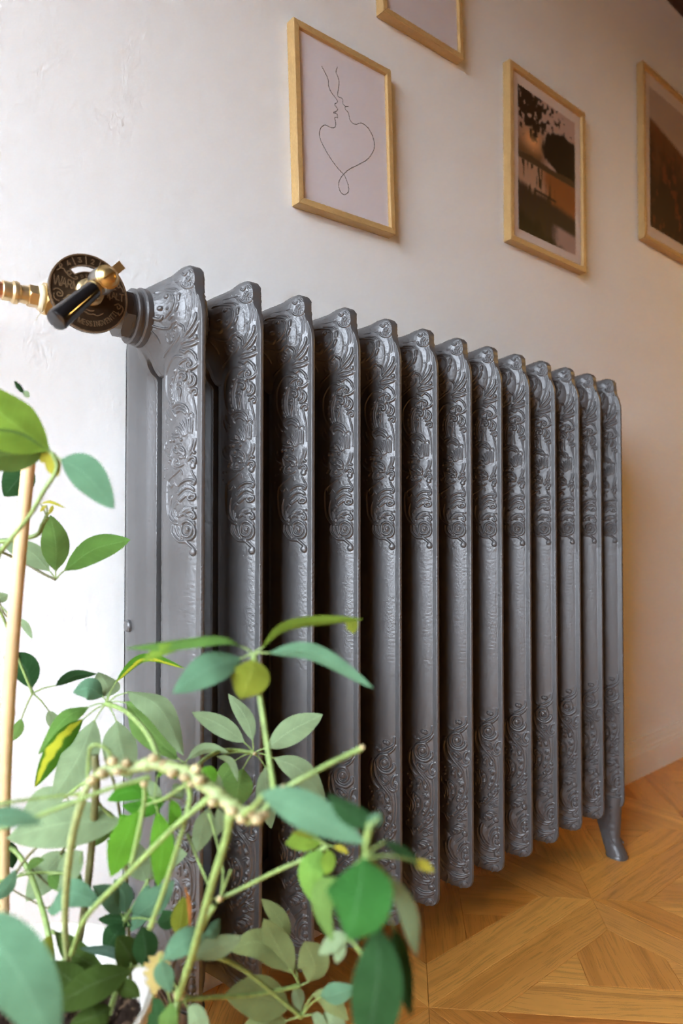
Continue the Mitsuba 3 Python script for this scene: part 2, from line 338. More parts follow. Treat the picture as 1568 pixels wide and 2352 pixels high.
# relief ornament: strokes (radius, height, points) on the unrolled front column; (distance round the column, height above the floor) in 0.1 mm
RELIEF = """105 90 202,10224 158,10189 133,10135 130,10074 152,10020 202,9990 265,9996 313,10030 322,10067
81 70 237,10209 205,10169 199,10127 213,10093
52 70 191,10159 157,10166
52 70 191,10141 152,10142
52 70 191,10124 152,10120
52 70 191,10103 155,10097
52 70 191,10085 163,10075
52 70 191,10068 171,10053
76 90 237,10132 213,10103 231,10075 260,10094 254,10124
88 90 326,10186 278,10153 248,10190
82 70 277,10076 265,10029
81 70 242,10061 236,10015
81 70 213,10058 202,10021
64 60 207,9965 173,9885 163,9808 170,9743 184,9704 209,9721 235,9707
64 60 173,9967 143,9883 134,9790 142,9740
64 60 140,9974 105,9879 97,9803 99,9747
81 70 184,9693 189,9633 217,9560 240,9476
71 80 559,10024 463,10014 391,9992 353,9960
71 60 695,9993 592,10001 478,9984 391,9948
266 130 510,9923
82 90 470,9943 426,9927 394,9880 386,9822 404,9764 439,9713 509,9649
152 90 337,9921 331,9849
146 90 331,9798 356,9719
135 90 403,9671 457,9629
226 140 557,9769
130 90 477,9761
132 90 681,9978
104 90 1012,9918 809,9862 719,9783 943,9804 1012,9837
155 120 536,9670 567,9631 638,9658 678,9704
107 100 728,9691 756,9645 664,9570 545,9522 460,9527 417,9571 368,9588
174 140 113,9657 118,9607 150,9538 205,9472 275,9398
174 140 78,9558 112,9485 161,9418 251,9355
260 150 112,9373
145 110 128,9349 177,9338 245,9334 310,9310
174 130 84,9316 127,9294 205,9274 292,9267
117 100 336,9558 299,9533 278,9490 275,9418
94 80 368,9537 410,9508 402,9476
94 90 348,9468 345,9416 388,9361 445,9339
106 90 544,9398 524,9352 467,9363 483,9391
84 90 799,9604 690,9502 662,9412 662,9370
95 90 674,9205 610,9245 507,9297 430,9357
128 110 341,9227 286,9211 262,9193 205,9224 149,9189 100,9130
129 100 459,9151 387,9166 310,9147
71 70 508,9473
71 70 468,9445
71 70 544,9439
70 70 417,9447
71 70 438,9410
71 60 593,10085 511,10084 434,10088 351,10093
59 80 471,10117
59 80 434,10093
59 80 391,10110
123 110 355,9052 301,9091 237,9111 192,9101
164 150 84,9042 114,9012 157,8991 200,8990 237,9013 243,9053 219,9083 183,9076 174,9052 192,9033 214,9043
114 110 84,9042 84,9078 110,9119 114,9143
110 110 360,9053 350,9020 320,8996 273,8992
274 160 241,8981
146 140 339,8954 301,8955 254,8931 241,8894 259,8863 287,8870 291,8894
206 140 273,8872
92 90 349,8895 320,8912 301,8911
127 130 196,8966 174,8933 174,8885 195,8839 213,8816
145 140 156,8931 114,8881 110,8834 135,8787 186,8774
91 100 161,8896 165,8845 191,8807
121 120 472,9148 547,9079 616,8990 630,8890 624,8787 586,8679 513,8568 481,8528
194 120 425,8997 437,8982
194 120 471,8918 480,8899
185 120 503,8842 505,8817
185 120 505,8757 501,8728
185 120 487,8670 476,8648
175 110 455,8610 443,8588
83 90 360,9005 408,8938 442,8862 447,8782 435,8680 401,8604
74 80 370,8950 397,8873 406,8797 399,8696 379,8614
119 110 380,8766 339,8766 319,8737 324,8697 338,8658 328,8597
83 90 385,8815 359,8836 319,8832 310,8796
137 110 334,8810
55 60 268,8824 277,8705 262,8597
136 130 177,8706 152,8733 113,8743 87,8718 96,8683 121,8691
182 130 113,8679
68 80 156,8697 143,8637 125,8557 109,8477 100,8398 97,8240
119 120 481,8524 434,8555 368,8573 299,8563 244,8532 207,8474
101 110 401,8520 348,8539 299,8527 244,8492 207,8446
128 120 395,8471 338,8494 280,8478 253,8453
130 110 613,8544 575,8474 506,8385
111 100 542,8446 493,8388
161 110 481,8508 445,8472 411,8425
112 100 673,8487 631,8400 574,8336
59 80 198,8378 205,8418 190,8445 164,8456 142,8439 133,8399
110 100 372,8290 317,8247 279,8181
100 100 332,8327 284,8253 256,8180
100 100 289,8360 257,8279 243,8191
91 100 253,8390 229,8286 225,8198
91 90 216,8396 202,8300 198,8213
82 90 181,8398 176,8307 176,8216
73 80 150,8385 150,8298 154,8207
74 100 479,8231 422,8214 356,8213
119 120 473,8194 410,8173 346,8173
208 140 498,8131
207 140 438,8131
183 120 312,8131
253 130 394,8240
110 110 400,8280 357,8273 332,8247
92 100 388,8083 336,8080 307,8067
207 130 410,8049
137 130 356,8037 307,8039 270,8009 251,7965
201 130 361,8002 316,7980 279,7954 265,7922
206 130 321,7920
73 90 350,7945 335,7909 297,7907 283,7931
117 100 619,8130 618,8090 581,8054
103 100 696,8105 679,8038 598,7974 510,7943
120 120 467,8049 443,8007 376,7975
111 110 491,8022 472,7965 466,7920
139 120 509,7899
162 120 538,7872
92 120 443,7903 448,7863 420,7821 365,7803 306,7812 269,7835
119 120 431,7870 397,7836 355,7838
229 140 381,7875
64 80 466,7884 471,7832 431,7794 365,7783
77 90 103,8134 115,8067 141,7997 179,7943 219,7889
59 80 141,8135 154,8049 188,7971
127 130 205,7876 170,7907 128,7910 103,7877 111,7842 140,7839
159 120 149,7859
295 140 144,7807
181 120 124,7969
82 90 161,7752 140,7705 114,7665 102,7633 110,7598 139,7594
59 80 344,7766 306,7757 287,7708
78 100 325,7765 397,7720 465,7683 515,7657 536,7614 507,7564 464,7563 441,7594
64 80 430,7618 391,7572
131 110 661,7791
93 100 579,7794
103 100 676,7686
123 130 354,7567 296,7609 232,7636 170,7638 135,7630 114,7610 127,7586 152,7594
61 100 379,7484 348,7464
61 100 367,7503 333,7477
61 100 354,7522 318,7491
61 100 336,7536 303,7504
61 100 318,7549 286,7514
61 100 300,7563 269,7525
61 100 279,7572 252,7536
61 100 257,7579 232,7539
61 100 236,7586 212,7542
61 100 214,7584 192,7542
61 100 192,7578 174,7533
61 100 171,7570 156,7524
61 100 153,7556 138,7515
61 100 135,7543 122,7503
91 100 353,7460 305,7498 250,7533 195,7542 131,7511
61 100 353,7403 319,7379
61 100 340,7418 308,7389
61 100 327,7434 297,7399
61 100 313,7448 286,7409
61 100 299,7461 274,7418
61 100 284,7475 262,7426
61 100 267,7485 250,7434
61 100 249,7493 237,7442
61 100 231,7500 223,7445
61 100 211,7498 208,7448
61 100 191,7496 193,7447
61 100 172,7491 179,7445
61 100 155,7481 164,7443
61 100 139,7470 149,7441
61 100 122,7459 135,7439
100 100 323,7379 286,7410 240,7439 208,7446
127 130 208,7448 204,7409 165,7396 130,7404 110,7431 122,7463
159 120 191,7440
61 100 373,7197 323,7188
61 100 362,7213 314,7201
61 100 351,7230 306,7214
61 100 338,7245 297,7227
61 100 325,7261 286,7237
61 100 312,7276 273,7246
61 100 296,7287 261,7254
61 100 279,7298 247,7261
61 100 262,7307 233,7267
61 100 242,7310 218,7272
61 100 222,7312 203,7274
61 100 202,7313 188,7274
61 100 182,7311 173,7273
61 100 163,7308 158,7270
61 100 143,7306 143,7266
136 130 230,7243 186,7259 143,7254 117,7219 109,7187 134,7172 160,7195
100 110 304,7200 267,7220 230,7200
53 90 440,7301 395,7292
53 90 435,7316 391,7303
53 90 431,7331 386,7313
53 90 426,7345 382,7324
53 90 420,7358 377,7333
53 90 406,7365 367,7339
53 90 393,7373 357,7345
53 90 379,7380 348,7351
120 130 578,7627 590,7506 580,7384 566,7283 526,7202 462,7133 378,7105
101 110 469,7442 487,7362 487,7282 468,7213 428,7161 394,7141
73 90 428,7301 417,7241 405,7181 372,7141
55 80 395,7253 383,7201 367,7157
145 140 303,7085 275,7121 221,7140 172,7121 134,7085 112,7030 116,6975 150,6928 207,6912 252,6911
145 140 294,7081 303,7030 284,6974 238,6951 185,6959 155,6999 151,7042 172,7073 216,7085 248,7061 257,7026 243,7002 211,6998
263 170 216,7034
146 140 462,7085 467,7029 449,6981 393,6926 331,6891 265,6888 229,6884 176,6845 133,6806 108,6779
128 120 416,7073 405,7022 372,6966 322,6919
82 90 352,7069 322,6982 303,6935
353 170 137,6763
90 100 129,7136 109,7101
113 100 101,7301
143 130 100,3882 98,3834 113,3772 158,3733 239,3689 304,3655
255 140 253,3798
306 150 207,3790
179 120 401,3697 376,3670 332,3660
142 130 87,3756 114,3710 158,3663 212,3626
383 160 263,3484
153 140 194,3492 212,3534 258,3546 299,3523 318,3472 300,3426 249,3406 194,3431 172,3481 176,3534
214 170 176,3534 212,3596 276,3605 332,3585 376,3529 386,3452 361,3390 305,3346 226,3334 159,3364 106,3426 110,3469
184 130 361,3558 422,3480 432,3389 412,3291 362,3204 296,3127 232,3066 178,2998 160,2947
237 120 469,3493 507,3396 511,3283 475,3189 423,3112 372,3078
102 120 342,3278 352,3232 314,3181 250,3155 204,3183 186,3221 222,3269 295,3290 342,3278
245 140 295,3254 245,3218
162 140 57,3320 106,3299 133,3244 137,3169 107,3132 68,3147 58,3180 92,3186
254 150 88,3191
132 110 191,3097 151,3084 98,3080 58,3119
102 100 213,3147 173,3095 138,3059
102 80 111,3071 93,3019 87,2955 80,2891 80,2794 94,2683 121,2602 161,2531 215,2441 252,2387
281 140 338,3010
112 110 387,3022 333,3050 278,3046 246,3011 246,2962 223,2939 196,2948
230 130 310,2966
155 110 486,3009
154 110 460,2953
180 120 486,2902
134 110 532,3077
307 140 334,2919
102 110 353,2951 306,2950 292,2909 296,2873
91 90 151,2919 138,2833 139,2724 156,2634 192,2546 242,2468
295 140 209,2912
315 170 192,2765 174,2789
305 170 201,2637 183,2657
315 160 238,2526 219,2551
204 130 247,2494
71 80 255,2817 205,2842 160,2830
71 80 255,2791 214,2810
102 110 424,2777 403,2808 353,2792 306,2748 278,2700 274,2617 297,2538 340,2464
103 110 429,2775 419,2707 388,2652 388,2573 409,2501 425,2449
281 120 368,2701 349,2696
281 120 339,2601 339,2575
230 120 389,2476
205 120 430,2412
206 120 528,2341
179 100 383,2751
134 110 558,2839 545,2754 476,2693 434,2606 440,2538
124 100 504,2677 471,2619 471,2552
124 100 552,2573 504,2543 493,2493
232 120 486,2899
154 110 460,2781
279 140 113,2552
243 140 113,2473
279 150 175,2422
280 150 234,2365
203 130 171,2361
281 150 317,2284
178 120 289,2311
255 140 345,2230
205 120 389,2220
102 100 76,2500 131,2397 198,2318 261,2255 336,2179
124 100 579,2288 547,2237 488,2215 456,2167 436,2119
154 110 451,2230 405,2172
112 110 261,2264 207,2282 153,2263 118,2245
132 130 243,2205 198,2230 162,2196 109,2194
91 100 252,2160 216,2153 171,2173
71 90 175,2304 109,2338
71 90 162,2279 100,2312
128 120 325,2033 256,2067 195,2066 140,2041
115 110 262,2083 228,2100 173,2097 129,2075
218 140 331,2015 262,2006 217,1991 257,1957
218 120 343,1974 308,1942
153 120 184,2029 145,2012
383 170 129,1954
102 90 162,1906 207,1861 263,1807
193 130 367,1852 382,1782 379,1705 355,1656 309,1566 242,1497 175,1464
167 130 441,1766 429,1658 392,1557 327,1485 242,1442 159,1445 104,1485 81,1516
141 110 350,1447 287,1405 220,1397 164,1411
140 110 67,1816 141,1810 196,1763 235,1680 236,1580 208,1520 158,1483
140 120 86,1723 135,1723 185,1672 208,1602 197,1532 158,1500
255 130 135,1810
319 140 119,1664
351 160 114,1572
191 120 131,1504
140 110 81,1494 109,1441 142,1387 153,1336
382 160 110,1353
167 140 535,1519 494,1438 418,1345 333,1285 243,1260 148,1271 69,1306
154 130 474,1356 406,1277 322,1227 220,1221 132,1246 82,1275
130 100 558,1421 515,1342 494,1282
155 110 424,1227 418,1173 469,1091 537,1000
153 120 334,1136 277,1171 220,1190 159,1203
140 120 255,1038 221,1105 176,1152 121,1154 94,1119 111,1074 149,1068
395 170 149,1117
114 100 106,1058 38,1126
141 120 289,998 232,1021 199,994 233,955 261,976
161 100 502,946 457,895
154 100 425,1027 382,996"""
CELL = 0.3e-3
NA, NZ = int(0.112 / CELL), int(1.05 / CELL)
relief = np.zeros((NZ, NA))
for line in RELIEF.strip().split('\n'):
    t = line.split()
    r, h = float(t[0]) * 1e-5, float(t[1]) * 1e-5
    p = np.array([[float(c) for c in q.split(',')] for q in t[2:]]) * 1e-4
    q = spline(p, 10) if len(p) > 1 else p
    if len(q) > 1:
        s = np.concatenate([[0], np.cumsum(np.hypot(*np.diff(q, axis=0).T))])
        u = np.linspace(0, s[-1], max(2, int(s[-1] / 2.5e-4)))
        q = np.c_[np.interp(u, s, q[:, 0]), np.interp(u, s, q[:, 1])]
    R = r * 1.25
    a0, z0 = np.floor((q.min(0) - R) / CELL).astype(int)
    a1, z1 = np.ceil((q.max(0) + R) / CELL).astype(int) + 1
    a0, z0, a1, z1 = max(a0, 0), max(z0, 0), min(a1, NA), min(z1, NZ)
    if a1 <= a0 or z1 <= z0:
        continue
    gz, ga = np.mgrid[z0:z1, a0:a1] * CELL
    dist, idx = cKDTree(q).query(np.c_[ga.ravel(), gz.ravel()], distance_upper_bound=R)
    taper = 1.0
    if len(q) > 6:   # strokes thin out at their ends
        e = np.minimum(np.arange(len(q)), len(q) - 1 - np.arange(len(q))) / max(len(q) / 2, 1)
        taper = np.append(0.6 + 0.4 * np.clip(e * 3, 0, 1), 0)[idx]
    prof = h * 1.8 * taper * np.clip(1 - (dist / R) ** 2, 0, 1) ** .42
    prof = np.where(np.isfinite(dist), prof, 0).reshape(gz.shape)
    # strokes that cross merge; a stroke laid over another keeps a shallow furrow at its side
    blk = relief[z0:z1, a0:a1]
    relief[z0:z1, a0:a1] = np.maximum(blk, prof)
from scipy.ndimage import gaussian_filter
relief = gaussian_filter(relief, 0.7) - 0.3 * gaussian_filter(relief, 8)
relief = np.clip(relief, -0.0006, None)
zz, ad = np.arange(NZ) * CELL, np.arange(NA) * CELL
mask = np.clip((ad - 0.003) / 0.003, 0, 1) * np.clip((0.1005 - ad) / 0.004, 0, 1)
relief = relief * mask
relief_at = RegularGridInterpolator((zz, ad), relief, bounds_error=False, fill_value=0.0)


def sstep(a, b, x):
    t = np.clip((x - a) / (b - a), 0, 1)
    return t * t * (3 - 2 * t)


NOSE = [(0, .955), (.0006, .966), (.0028, .9765), (.0062, .9855), (.0098, .9930), (.0120, 1.0000), (.0126, 1.0065), (.0126, 1.0125), (.0140, 1.0195), (.0180, 1.0255), (.0245, 1.0292), (.031, 1.0303), (.038, 1.0297), (.048, 1.0280), (.060, 1.0266), (.080, 1.0262)]
OUTLINE = [(0, .125)] + [tuple(q) for q in spline(NOSE, 6)] + [(.110, 1.0262), (.150, 1.025), (.172, 1.019), (.190, 1.006), (.200, .985), (.205, .955), (.205, .140), (.201, .120), (.189, .106), (.160, .1005),
           (.060, .1005)] + [tuple(q) for q in spline([(.040, .1005), (.026, .1012), (.014, .1040), (.0055, .1095), (.0012, .1175)], 5)]
outer = Polygon(OUTLINE)
slot = LineString([(.1015, .205), (.1015, .918)]).buffer(.0065, 12)
shape2 = outer.difference(slot)
OUT_EDGE, SLOT_EDGE = outer.exterior, slot.exterior


def thickness(d, z):
    col = np.where(d < .0945, front(np.clip(d, 0, .095)), np.where(d > .1085, rear(np.clip(d, .108, .205)), .0094))
    br = np.where(d < .05, front(np.clip(d, 0, .05)), np.where(d > .150, rear(np.clip(d, .150, .205)), bridge(np.clip(d, .05, .150))))
    w = np.maximum(sstep(.905, .955, z), sstep(.215, .175, z))
    t = col * (1 - w) + br * w
    for hz in (HUBZ, HUBZ2):
        r = np.hypot(d - HUBD, z - hz)
        t = np.where(r < .072, np.log(np.exp(t * 900) + np.exp(hub(np.clip(r, 0, .072)) * 900)) / 900 - .00077 * np.exp(-np.abs(t - hub(np.clip(r, 0, .072))) * 900), t)
    pts = shapely.points(d, z)
    e = shapely.distance(OUT_EDGE, pts)
    zone = np.maximum(sstep(.965, 1.0, z), sstep(.150, .125, z))
    R = .020
    k = np.sqrt(np.clip(1 - (1 - np.clip(e / R, 0, 1)) ** 2, 0, 1))
    rim = .0024 + .0034 * sstep(.972, .992, z)
    t = np.where(zone > 0, t * (1 - zone) + np.minimum(t, rim + (t - rim) * k) * zone, t)
    return t


def grid_points():
    out = []
    def block(d0, d1, z0, z1, sd, sz):
        d, z = np.meshgrid(np.arange(d0, d1, sd), np.arange(z0, z1, sz))
        d = d + (np.arange(len(d))[:, None] % 2) * sd * 0.5
        out.append(np.c_[d.ravel(), z.ravel()])
    F = .00066
    block(.0015, .0945, .664, 1.028, F, F)
    block(.0015, .0945, .103, .392, F * 1.1, F * 1.1)
    block(.0015, .0945, .392, .664, .0016, .006)
    block(.0955, .203, .935, 1.024, .0015, .0015)
    block(.0955, .203, .103, .200, .0018, .0018)
    block(.1095, .203, .200, .935, .0017, .008)
    return np.vstack(out)


def edge_points(ring, step, coarse):
    out = []
    L = ring.length
    s = 0.0
    while s < L - step * 0.4:
        p = ring.interpolate(s)
        out.append((p.x, p.y))
        inside = .40 < p.y < .655 or (p.x > .096 and .20 < p.y < .93)
        s += coarse if inside else step
    return np.array(out)


def section_mesh():
    loops = [edge_points(OUT_EDGE, .0009, .003), edge_points(SLOT_EDGE, .0016, .008)]
    g = grid_points()
    poly = Polygon(loops[0]).difference(Polygon(loops[1]))
    g = g[shapely.contains_xy(poly.buffer(-.0006), g[:, 0], g[:, 1])]
    P = np.vstack(loops + [g])
    tri = Delaunay(P).simplices
    c = P[tri].mean(1)
    tri = tri[shapely.contains_xy(poly, c[:, 0], c[:, 1])]
    A = P[tri]
    area = (A[:, 1, 0] - A[:, 0, 0]) * (A[:, 2, 1] - A[:, 0, 1]) - (A[:, 1, 1] - A[:, 0, 1]) * (A[:, 2, 0] - A[:, 0, 0])
    tri = np.where(area[:, None] > 0, tri, tri[:, ::-1])
    tri = tri[np.abs(area) > 1e-12]
    d, z = P[:, 0], P[:, 1]
    t = thickness(d, z)
    a = np.interp(d, dd, arc)
    H = relief_at(np.c_[z, a])
    H[d > .0952] = 0
    hr = np.minimum(np.hypot(d - HUBD, z - HUBZ), np.hypot(d - HUBD, z - HUBZ2))
    H *= sstep(.026, .036, hr)
    # fine beaded lines along the column's rear rim and the front rim
    H += .0004 * np.exp(-((d - .0868) / .0011) ** 2) * (z < .95) + .00035 * np.exp(-((d - .0070) / .0009) ** 2) * ((z < .66) & (z > .40))
    H += (meshkit.fbm(np.c_[d * 160, z * 160, d * 0], 2) - 0.5) * .0004 * np.where((z > .395) & (z < .66) | (d > .095), .0, 1.0)
    zone = ((z > .668) | (z < .385)) & (d > .010) & (d < .090)
    H += np.where(zone, (np.abs(meshkit.fbm(np.c_[a * 330, z * 330, d * 0], 2, 5) - 0.5) - .1) * .0006, 0) * sstep(.026, .036, hr)
    e = 5e-4
    gx = (thickness(d + e, z) - thickness(d - e, z)) / (2 * e)
    gz = (thickness(d, z + e) - thickness(d, z - e)) / (2 * e)
    steep = np.hypot(gx, gz) > 1.6
    gx[steep], gz[steep] = 0, 0
    nb = sum(len(l) for l in loops)
    H[:nb] = 0
    nn = 1 / np.sqrt(1 + gx ** 2 + gz ** 2)
    dv, zv, tv = d - gx * H * nn, z - gz * H * nn, t + H * nn
    n = len(P)
    left = np.c_[-tv, dv, zv]
    right = np.c_[tv, dv, zv]
    faces = [tri[:, ::-1], tri + n] if False else [tri, tri[:, ::-1] + n]
    o = 0
    for k, l in enumerate(loops):
        m = len(l)
        i = np.arange(m)
        j = (i + 1) % m
        q = np.vstack([np.c_[o + i, o + j, n + o + j], np.c_[o + i, n + o + j, n + o + i]])
        ccw = Polygon(l).exterior.is_ccw
        faces.append(q[:, ::-1] if ccw == (k == 0) else q)
        o += m
    m = trimesh.Trimesh(np.vstack([left, right]), np.vstack(faces), process=False)
    return m


sec = section_mesh()
# left side faces must look towards -x
probe = sec.face_normals[0]
if probe[0] > 0:
    sec.invert()
scene['radiator_section_shape'] = {'type': 'shapegroup', 'section': mikit.ply(sec, 'cast_iron', 50)}
for k in range(13):
    scene[nth('radiator__section', k)] = {'type': 'instance', 'shapegroup': {'type': 'ref', 'id': 'radiator_section_shape'},
                                          'to_world': T().translate([X1 + PITCH * k, YF, 0])}
says('radiator', 'grey cast-iron column radiator with rococo relief standing before the white wall', 'radiator')


def leg_mesh(s):
    """A cabriole foot under a column; s = +1 toes to the room, -1 to the wall."""
    rows = [(.128, .006, .072, .017), (.105, .0085, .070, .0175), (.085, .0095, .066, .0165), (.063, .0105, .060, .0150), (.044, .0120, .0535, .0145), (.028, .0085, .0485, .0155), (.016, .0020, .0435, .0170), (.007, -.0025, .0400, .0180), (.0035, -.003, .0390, .0182), (.0030, -.0045, .0395, .0195), (0.0, -.0045, .0395, .0195)]
    zs = np.array([r[0] for r in rows])[::-1]
    f3 = [PchipInterpolator(zs, np.array([r[i] for r in rows])[::-1]) for i in (1, 2, 3)]
    zq = np.concatenate([[0, .0028, .0032], np.linspace(.0045, .128, 44)])
    N = 40
    ang = np.arange(N) * 2 * np.pi / N
    v = []
    for z in zq:
        d0, d1, w = (float(f(z)) for f in f3)
        if z < .003:
            d0, d1, w = -.0045, .0395, .0195
        mid, hd = (d0 + d1) / 2, (d1 - d0) / 2
        cx = np.sign(np.cos(ang)) * np.abs(np.cos(ang)) ** .8
        cy = np.sign(np.sin(ang)) * np.abs(np.sin(ang)) ** .8
        rip = 1 + .05 * np.sin(z * 420) * np.exp(-((z - .055) / .03) ** 2) * (np.abs(cx) > .5)
        v.append(np.c_[cx * w * rip, mid + hd * cy, np.full(N, z)])
    v = np.concatenate(v)
    M = len(zq)
    f = []
    for i in range(M - 1):
        for j in range(N):
            k = (j + 1) % N
            f += [[i * N + j, i * N + k, (i + 1) * N + k], [i * N + j, (i + 1) * N + k, (i + 1) * N + j]]
    n = len(v)
    v = np.vstack([v, v[:N].mean(0), v[-N:].mean(0)])
    for j in range(N):
        k = (j + 1) % N
        f += [[n, k, j], [n + 1, (M - 1) * N + j, (M - 1) * N + k]]
    m = trimesh.Trimesh(v, f, process=False)
    # scroll and leaf ridges on the instep
    extra = [tube(spline([(sx * .013, .030, .100), (sx * .0165, .022, .085), (sx * .0155, .030, .066), (sx * .015, .026, .050), (sx * .0155, .020, .036), (sx * .014, .010, .026)], 6), .0016, 8) for sx in (-1, 1)]
    extra += [trimesh.creation.icosphere(2, .0045) for _ in range(2)]
    for e, sx in zip(extra[2:], (-1, 1)):
        e.apply_scale([.6, 1, 1])
        e.apply_translation([sx * .0165, .022, .104])
    m = trimesh.util.concatenate([m] + extra)
    if s < 0:
        m.vertices[:, 1] = DEPTH - m.vertices[:, 1]
        m.invert()
    return m


legs = [leg_mesh(1), leg_mesh(-1)]
i = 0
for k in (0, 12):
    for m in legs:
        q = m.copy()
        q.apply_translation([X1 + PITCH * k, YF, 0])
        put(nth('radiator__leg', i), q, 'cast_iron', 40)
        i += 1

# end plug and bushing of the first section, with two small bolt heads low and half-way on its rear column
hubpt = np.array([X1, YF + HUBD, HUBZ])
put('radiator__bushing', lathe([(.0, .038), (.037, .038), (.037, .0445), (.0355, .0465), (.0325, .047), (.0325, .0505), (.0345, .0515), (.0345, .0545), (.0325, .0560), (.028, .0565), (.028, .060), (.0, .060)], hubpt, (-1, 0, 0), 72), 'cast_iron', 30)
put('radiator__bushing_nut', hexnut(.0315, .056, .071, hubpt, (-1, 0, 0), 0.3), 'cast_iron', 20)
low = np.array([X1, YF + HUBD, HUBZ2])
put('radiator__end_plug', lathe([(.0, .038), (.036, .038), (.036, .045), (.033, .047), (.033, .051), (.026, .0525), (0, .0525)], low, (-1, 0, 0), 60), 'cast_iron', 30)
put('radiator__end_plug_001', lathe([(.0, .038), (.036, .038), (.036, .045), (.033, .047), (.033, .051), (.026, .0525), (0, .0525)], np.array([X1 + 12 * PITCH, YF + HUBD, HUBZ]), (1, 0, 0), 60), 'cast_iron', 30)
put('radiator__bolt_head', lathe([(0, .0195), (.0085, .0195), (.0085, .0255), (.0065, .0275), (0, .0278)], np.array([X1, YF + .165, .572]), (-1, 0, 0), 24), 'cast_iron', 30)
put('radiator__bolt_head_001', hexnut(.008, .0195, .0275, np.array([X1, YF + .150, .2175]), (-1, 0, 0)), 'cast_iron', 20)

# ------------------------------------------------------------------ the valve on its pipe
DC = np.array([.2727, -.165, .977])            # middle of the dial
ROOM = np.array([0, -1.0, 0])                  # towards the room


def merge(*ms):
    out = []
    for m in ms:
        if hasattr(m, 'to_mesh'):
            v, f, _ = meshkit.arrays(m)
            m = trimesh.Trimesh(v, f, process=False)
        out.append(m)
    return trimesh.util.concatenate(out)


def arcpts(r, a0, a1, n=40):
    a = np.radians(np.linspace(a0, a1, n))
    return np.c_[r * np.cos(a), r * np.sin(a)]


def extrude(poly, h, y0):
    """A polygon in the dial's (x, z) plane, in metres from its middle, as a plate from y0 to y0 - h (towards the room)."""
    gs = getattr(poly, 'geoms', [poly])
    ms = [trimesh.creation.extrude_polygon(g, h, engine='earcut') for g in gs if g.area > 1e-9]
    m = trimesh.util.concatenate(ms)
    v = m.vertices.copy()
    m.vertices = np.c_[v[:, 0], y0 - v[:, 2], v[:, 1]]
    m.apply_translation(DC)
    return m


slot_d = Polygon(np.vstack([arcpts(.0318, 62, 133), arcpts(.0252, 131, 64)])).buffer(-.001).buffer(.001)
plate = Point(0, 0).buffer(.0452, 48).difference(slot_d)
put('radiator_valve__dial', extrude(plate, .004, .004), 'bronze_dark', 30)
ringm = extrude(Point(0, 0).buffer(.0452, 48).difference(Point(0, 0).buffer(.0435, 48)), .0013, 0)
lip = extrude(slot_d.buffer(.0012).difference(slot_d), .0009, 0)
inner = extrude(Point(0, 0).buffer(.0130, 32).difference(Point(0, 0).buffer(.0118, 32)), .001, 0)
put('radiator_valve__dial_rim', merge(ringm, lip, inner), 'bronze_relief', 30)
relf = []
for a in (118, 96, 72.5, 52):
    relf.append(extrude(LineString(arcpts(1, a, a, 2) * np.array([[.0338], [.0425]])).buffer(.0005), .0009, 0))


def letters(text, h, pos, ang, bold=True, sx=1.0):
    m = meshkit.text_mesh(text, h, .0008, bold)
    v = m.vertices.copy()
    c = (v[:, :2].min(0) + v[:, :2].max(0)) / 2
    q = (v[:, :2] - c) * [sx, 1]
    a = math.radians(ang)
    q = np.c_[q[:, 0] * math.cos(a) - q[:, 1] * math.sin(a), q[:, 0] * math.sin(a) + q[:, 1] * math.cos(a)] + pos
    m.vertices = np.c_[q[:, 0], -v[:, 2], q[:, 1]]
    m.apply_translation(DC)
    return m


for ch, a in (('4', 128.5), ('3', 107), ('2', 84.5), ('1', 63)):
    relf.append(letters(ch, .0058, arcpts(.0382, a, a, 1)[0], a - 90))
for ch, x, z, h in (('W', -.0352, .0075, .0115), ('A', -.0283, .0068, .0105), ('R', -.0222, .0064, .0098), ('M', -.0156, .0060, .0092)):
    relf.append(letters(ch, h, (x, z), -4, False, .72))
for ch, x, z, h in (('K', .0232, .0034, .0078), ('A', .0288, .0040, .0082), ('L', .0336, .0036, .0082), ('T', .0384, .0034, .0092)):
    relf.append(letters(ch, h, (x, z), 0, False, .8))
word = 'R MESSINGVENTIL'
for i, ch in enumerate(word):
    if ch != ' ':
        a = -121 + i * 96 / (len(word) - 1)
        relf.append(letters(ch, .0062, arcpts(.0345, a, a, 1)[0], a + 90, False, .72))
for ch, a in (('D', 115), ('E', 98), ('R', 81)):
    relf.append(letters(ch, .0038, arcpts(.0202, a, a, 1)[0], a - 90, False, .85))


def scroll(pts, r=.0006):
    return extrude(LineString(spline(np.array(pts) * 1e-3, 8)).buffer(r), .0009, 0)


for pts in ([(-36, 19), (-33, 22), (-31, 26), (-34, 27), (-33, 23), (-29, 22), (-27, 19)], [(-27, 19), (-24, 17), (-21, 18), (-22, 21), (-25, 20), (-24, 16), (-20, 14)],
            [(-20, 14), (-17, 13), (-14, 14), (-14, 16), (-16, 16)], [(-40, -4), (-37, -2), (-33, -2.5), (-30, -5.5), (-31, -9.5), (-35, -10), (-36, -7), (-34, -5.5), (-32.5, -7)],
            [(-39.5, -8), (-39.5, -12), (-37, -15), (-34, -15.5)], [(-29, -12), (-26, -10), (-24, -7), (-21, -6)], [(31, 24), (34, 21), (36, 17), (34.5, 14.5), (32.5, 16), (33.5, 18)], [(36, 17), (38.5, 14.5), (40.5, 11)],
            [(26, 13), (28.5, 11.5), (31, 11.5)], [(30, -7), (34, -5), (37, -8), (34, -11), (33, -8)], [(38, -6), (40, -10), (38, -15), (36, -18), (34, -16)], [(24, -2), (23, 3), (25, 8)],
            [(-14, -21), (-9, -23), (-5, -22), (0, -24), (5, -23), (9, -24), (13, -22), (16, -20)], [(-6, -20), (-3, -19), (1, -20), (5, -19)]):
    relf.append(scroll(pts))
put('radiator_valve__lettering', merge(*relf), 'bronze_relief', 30)

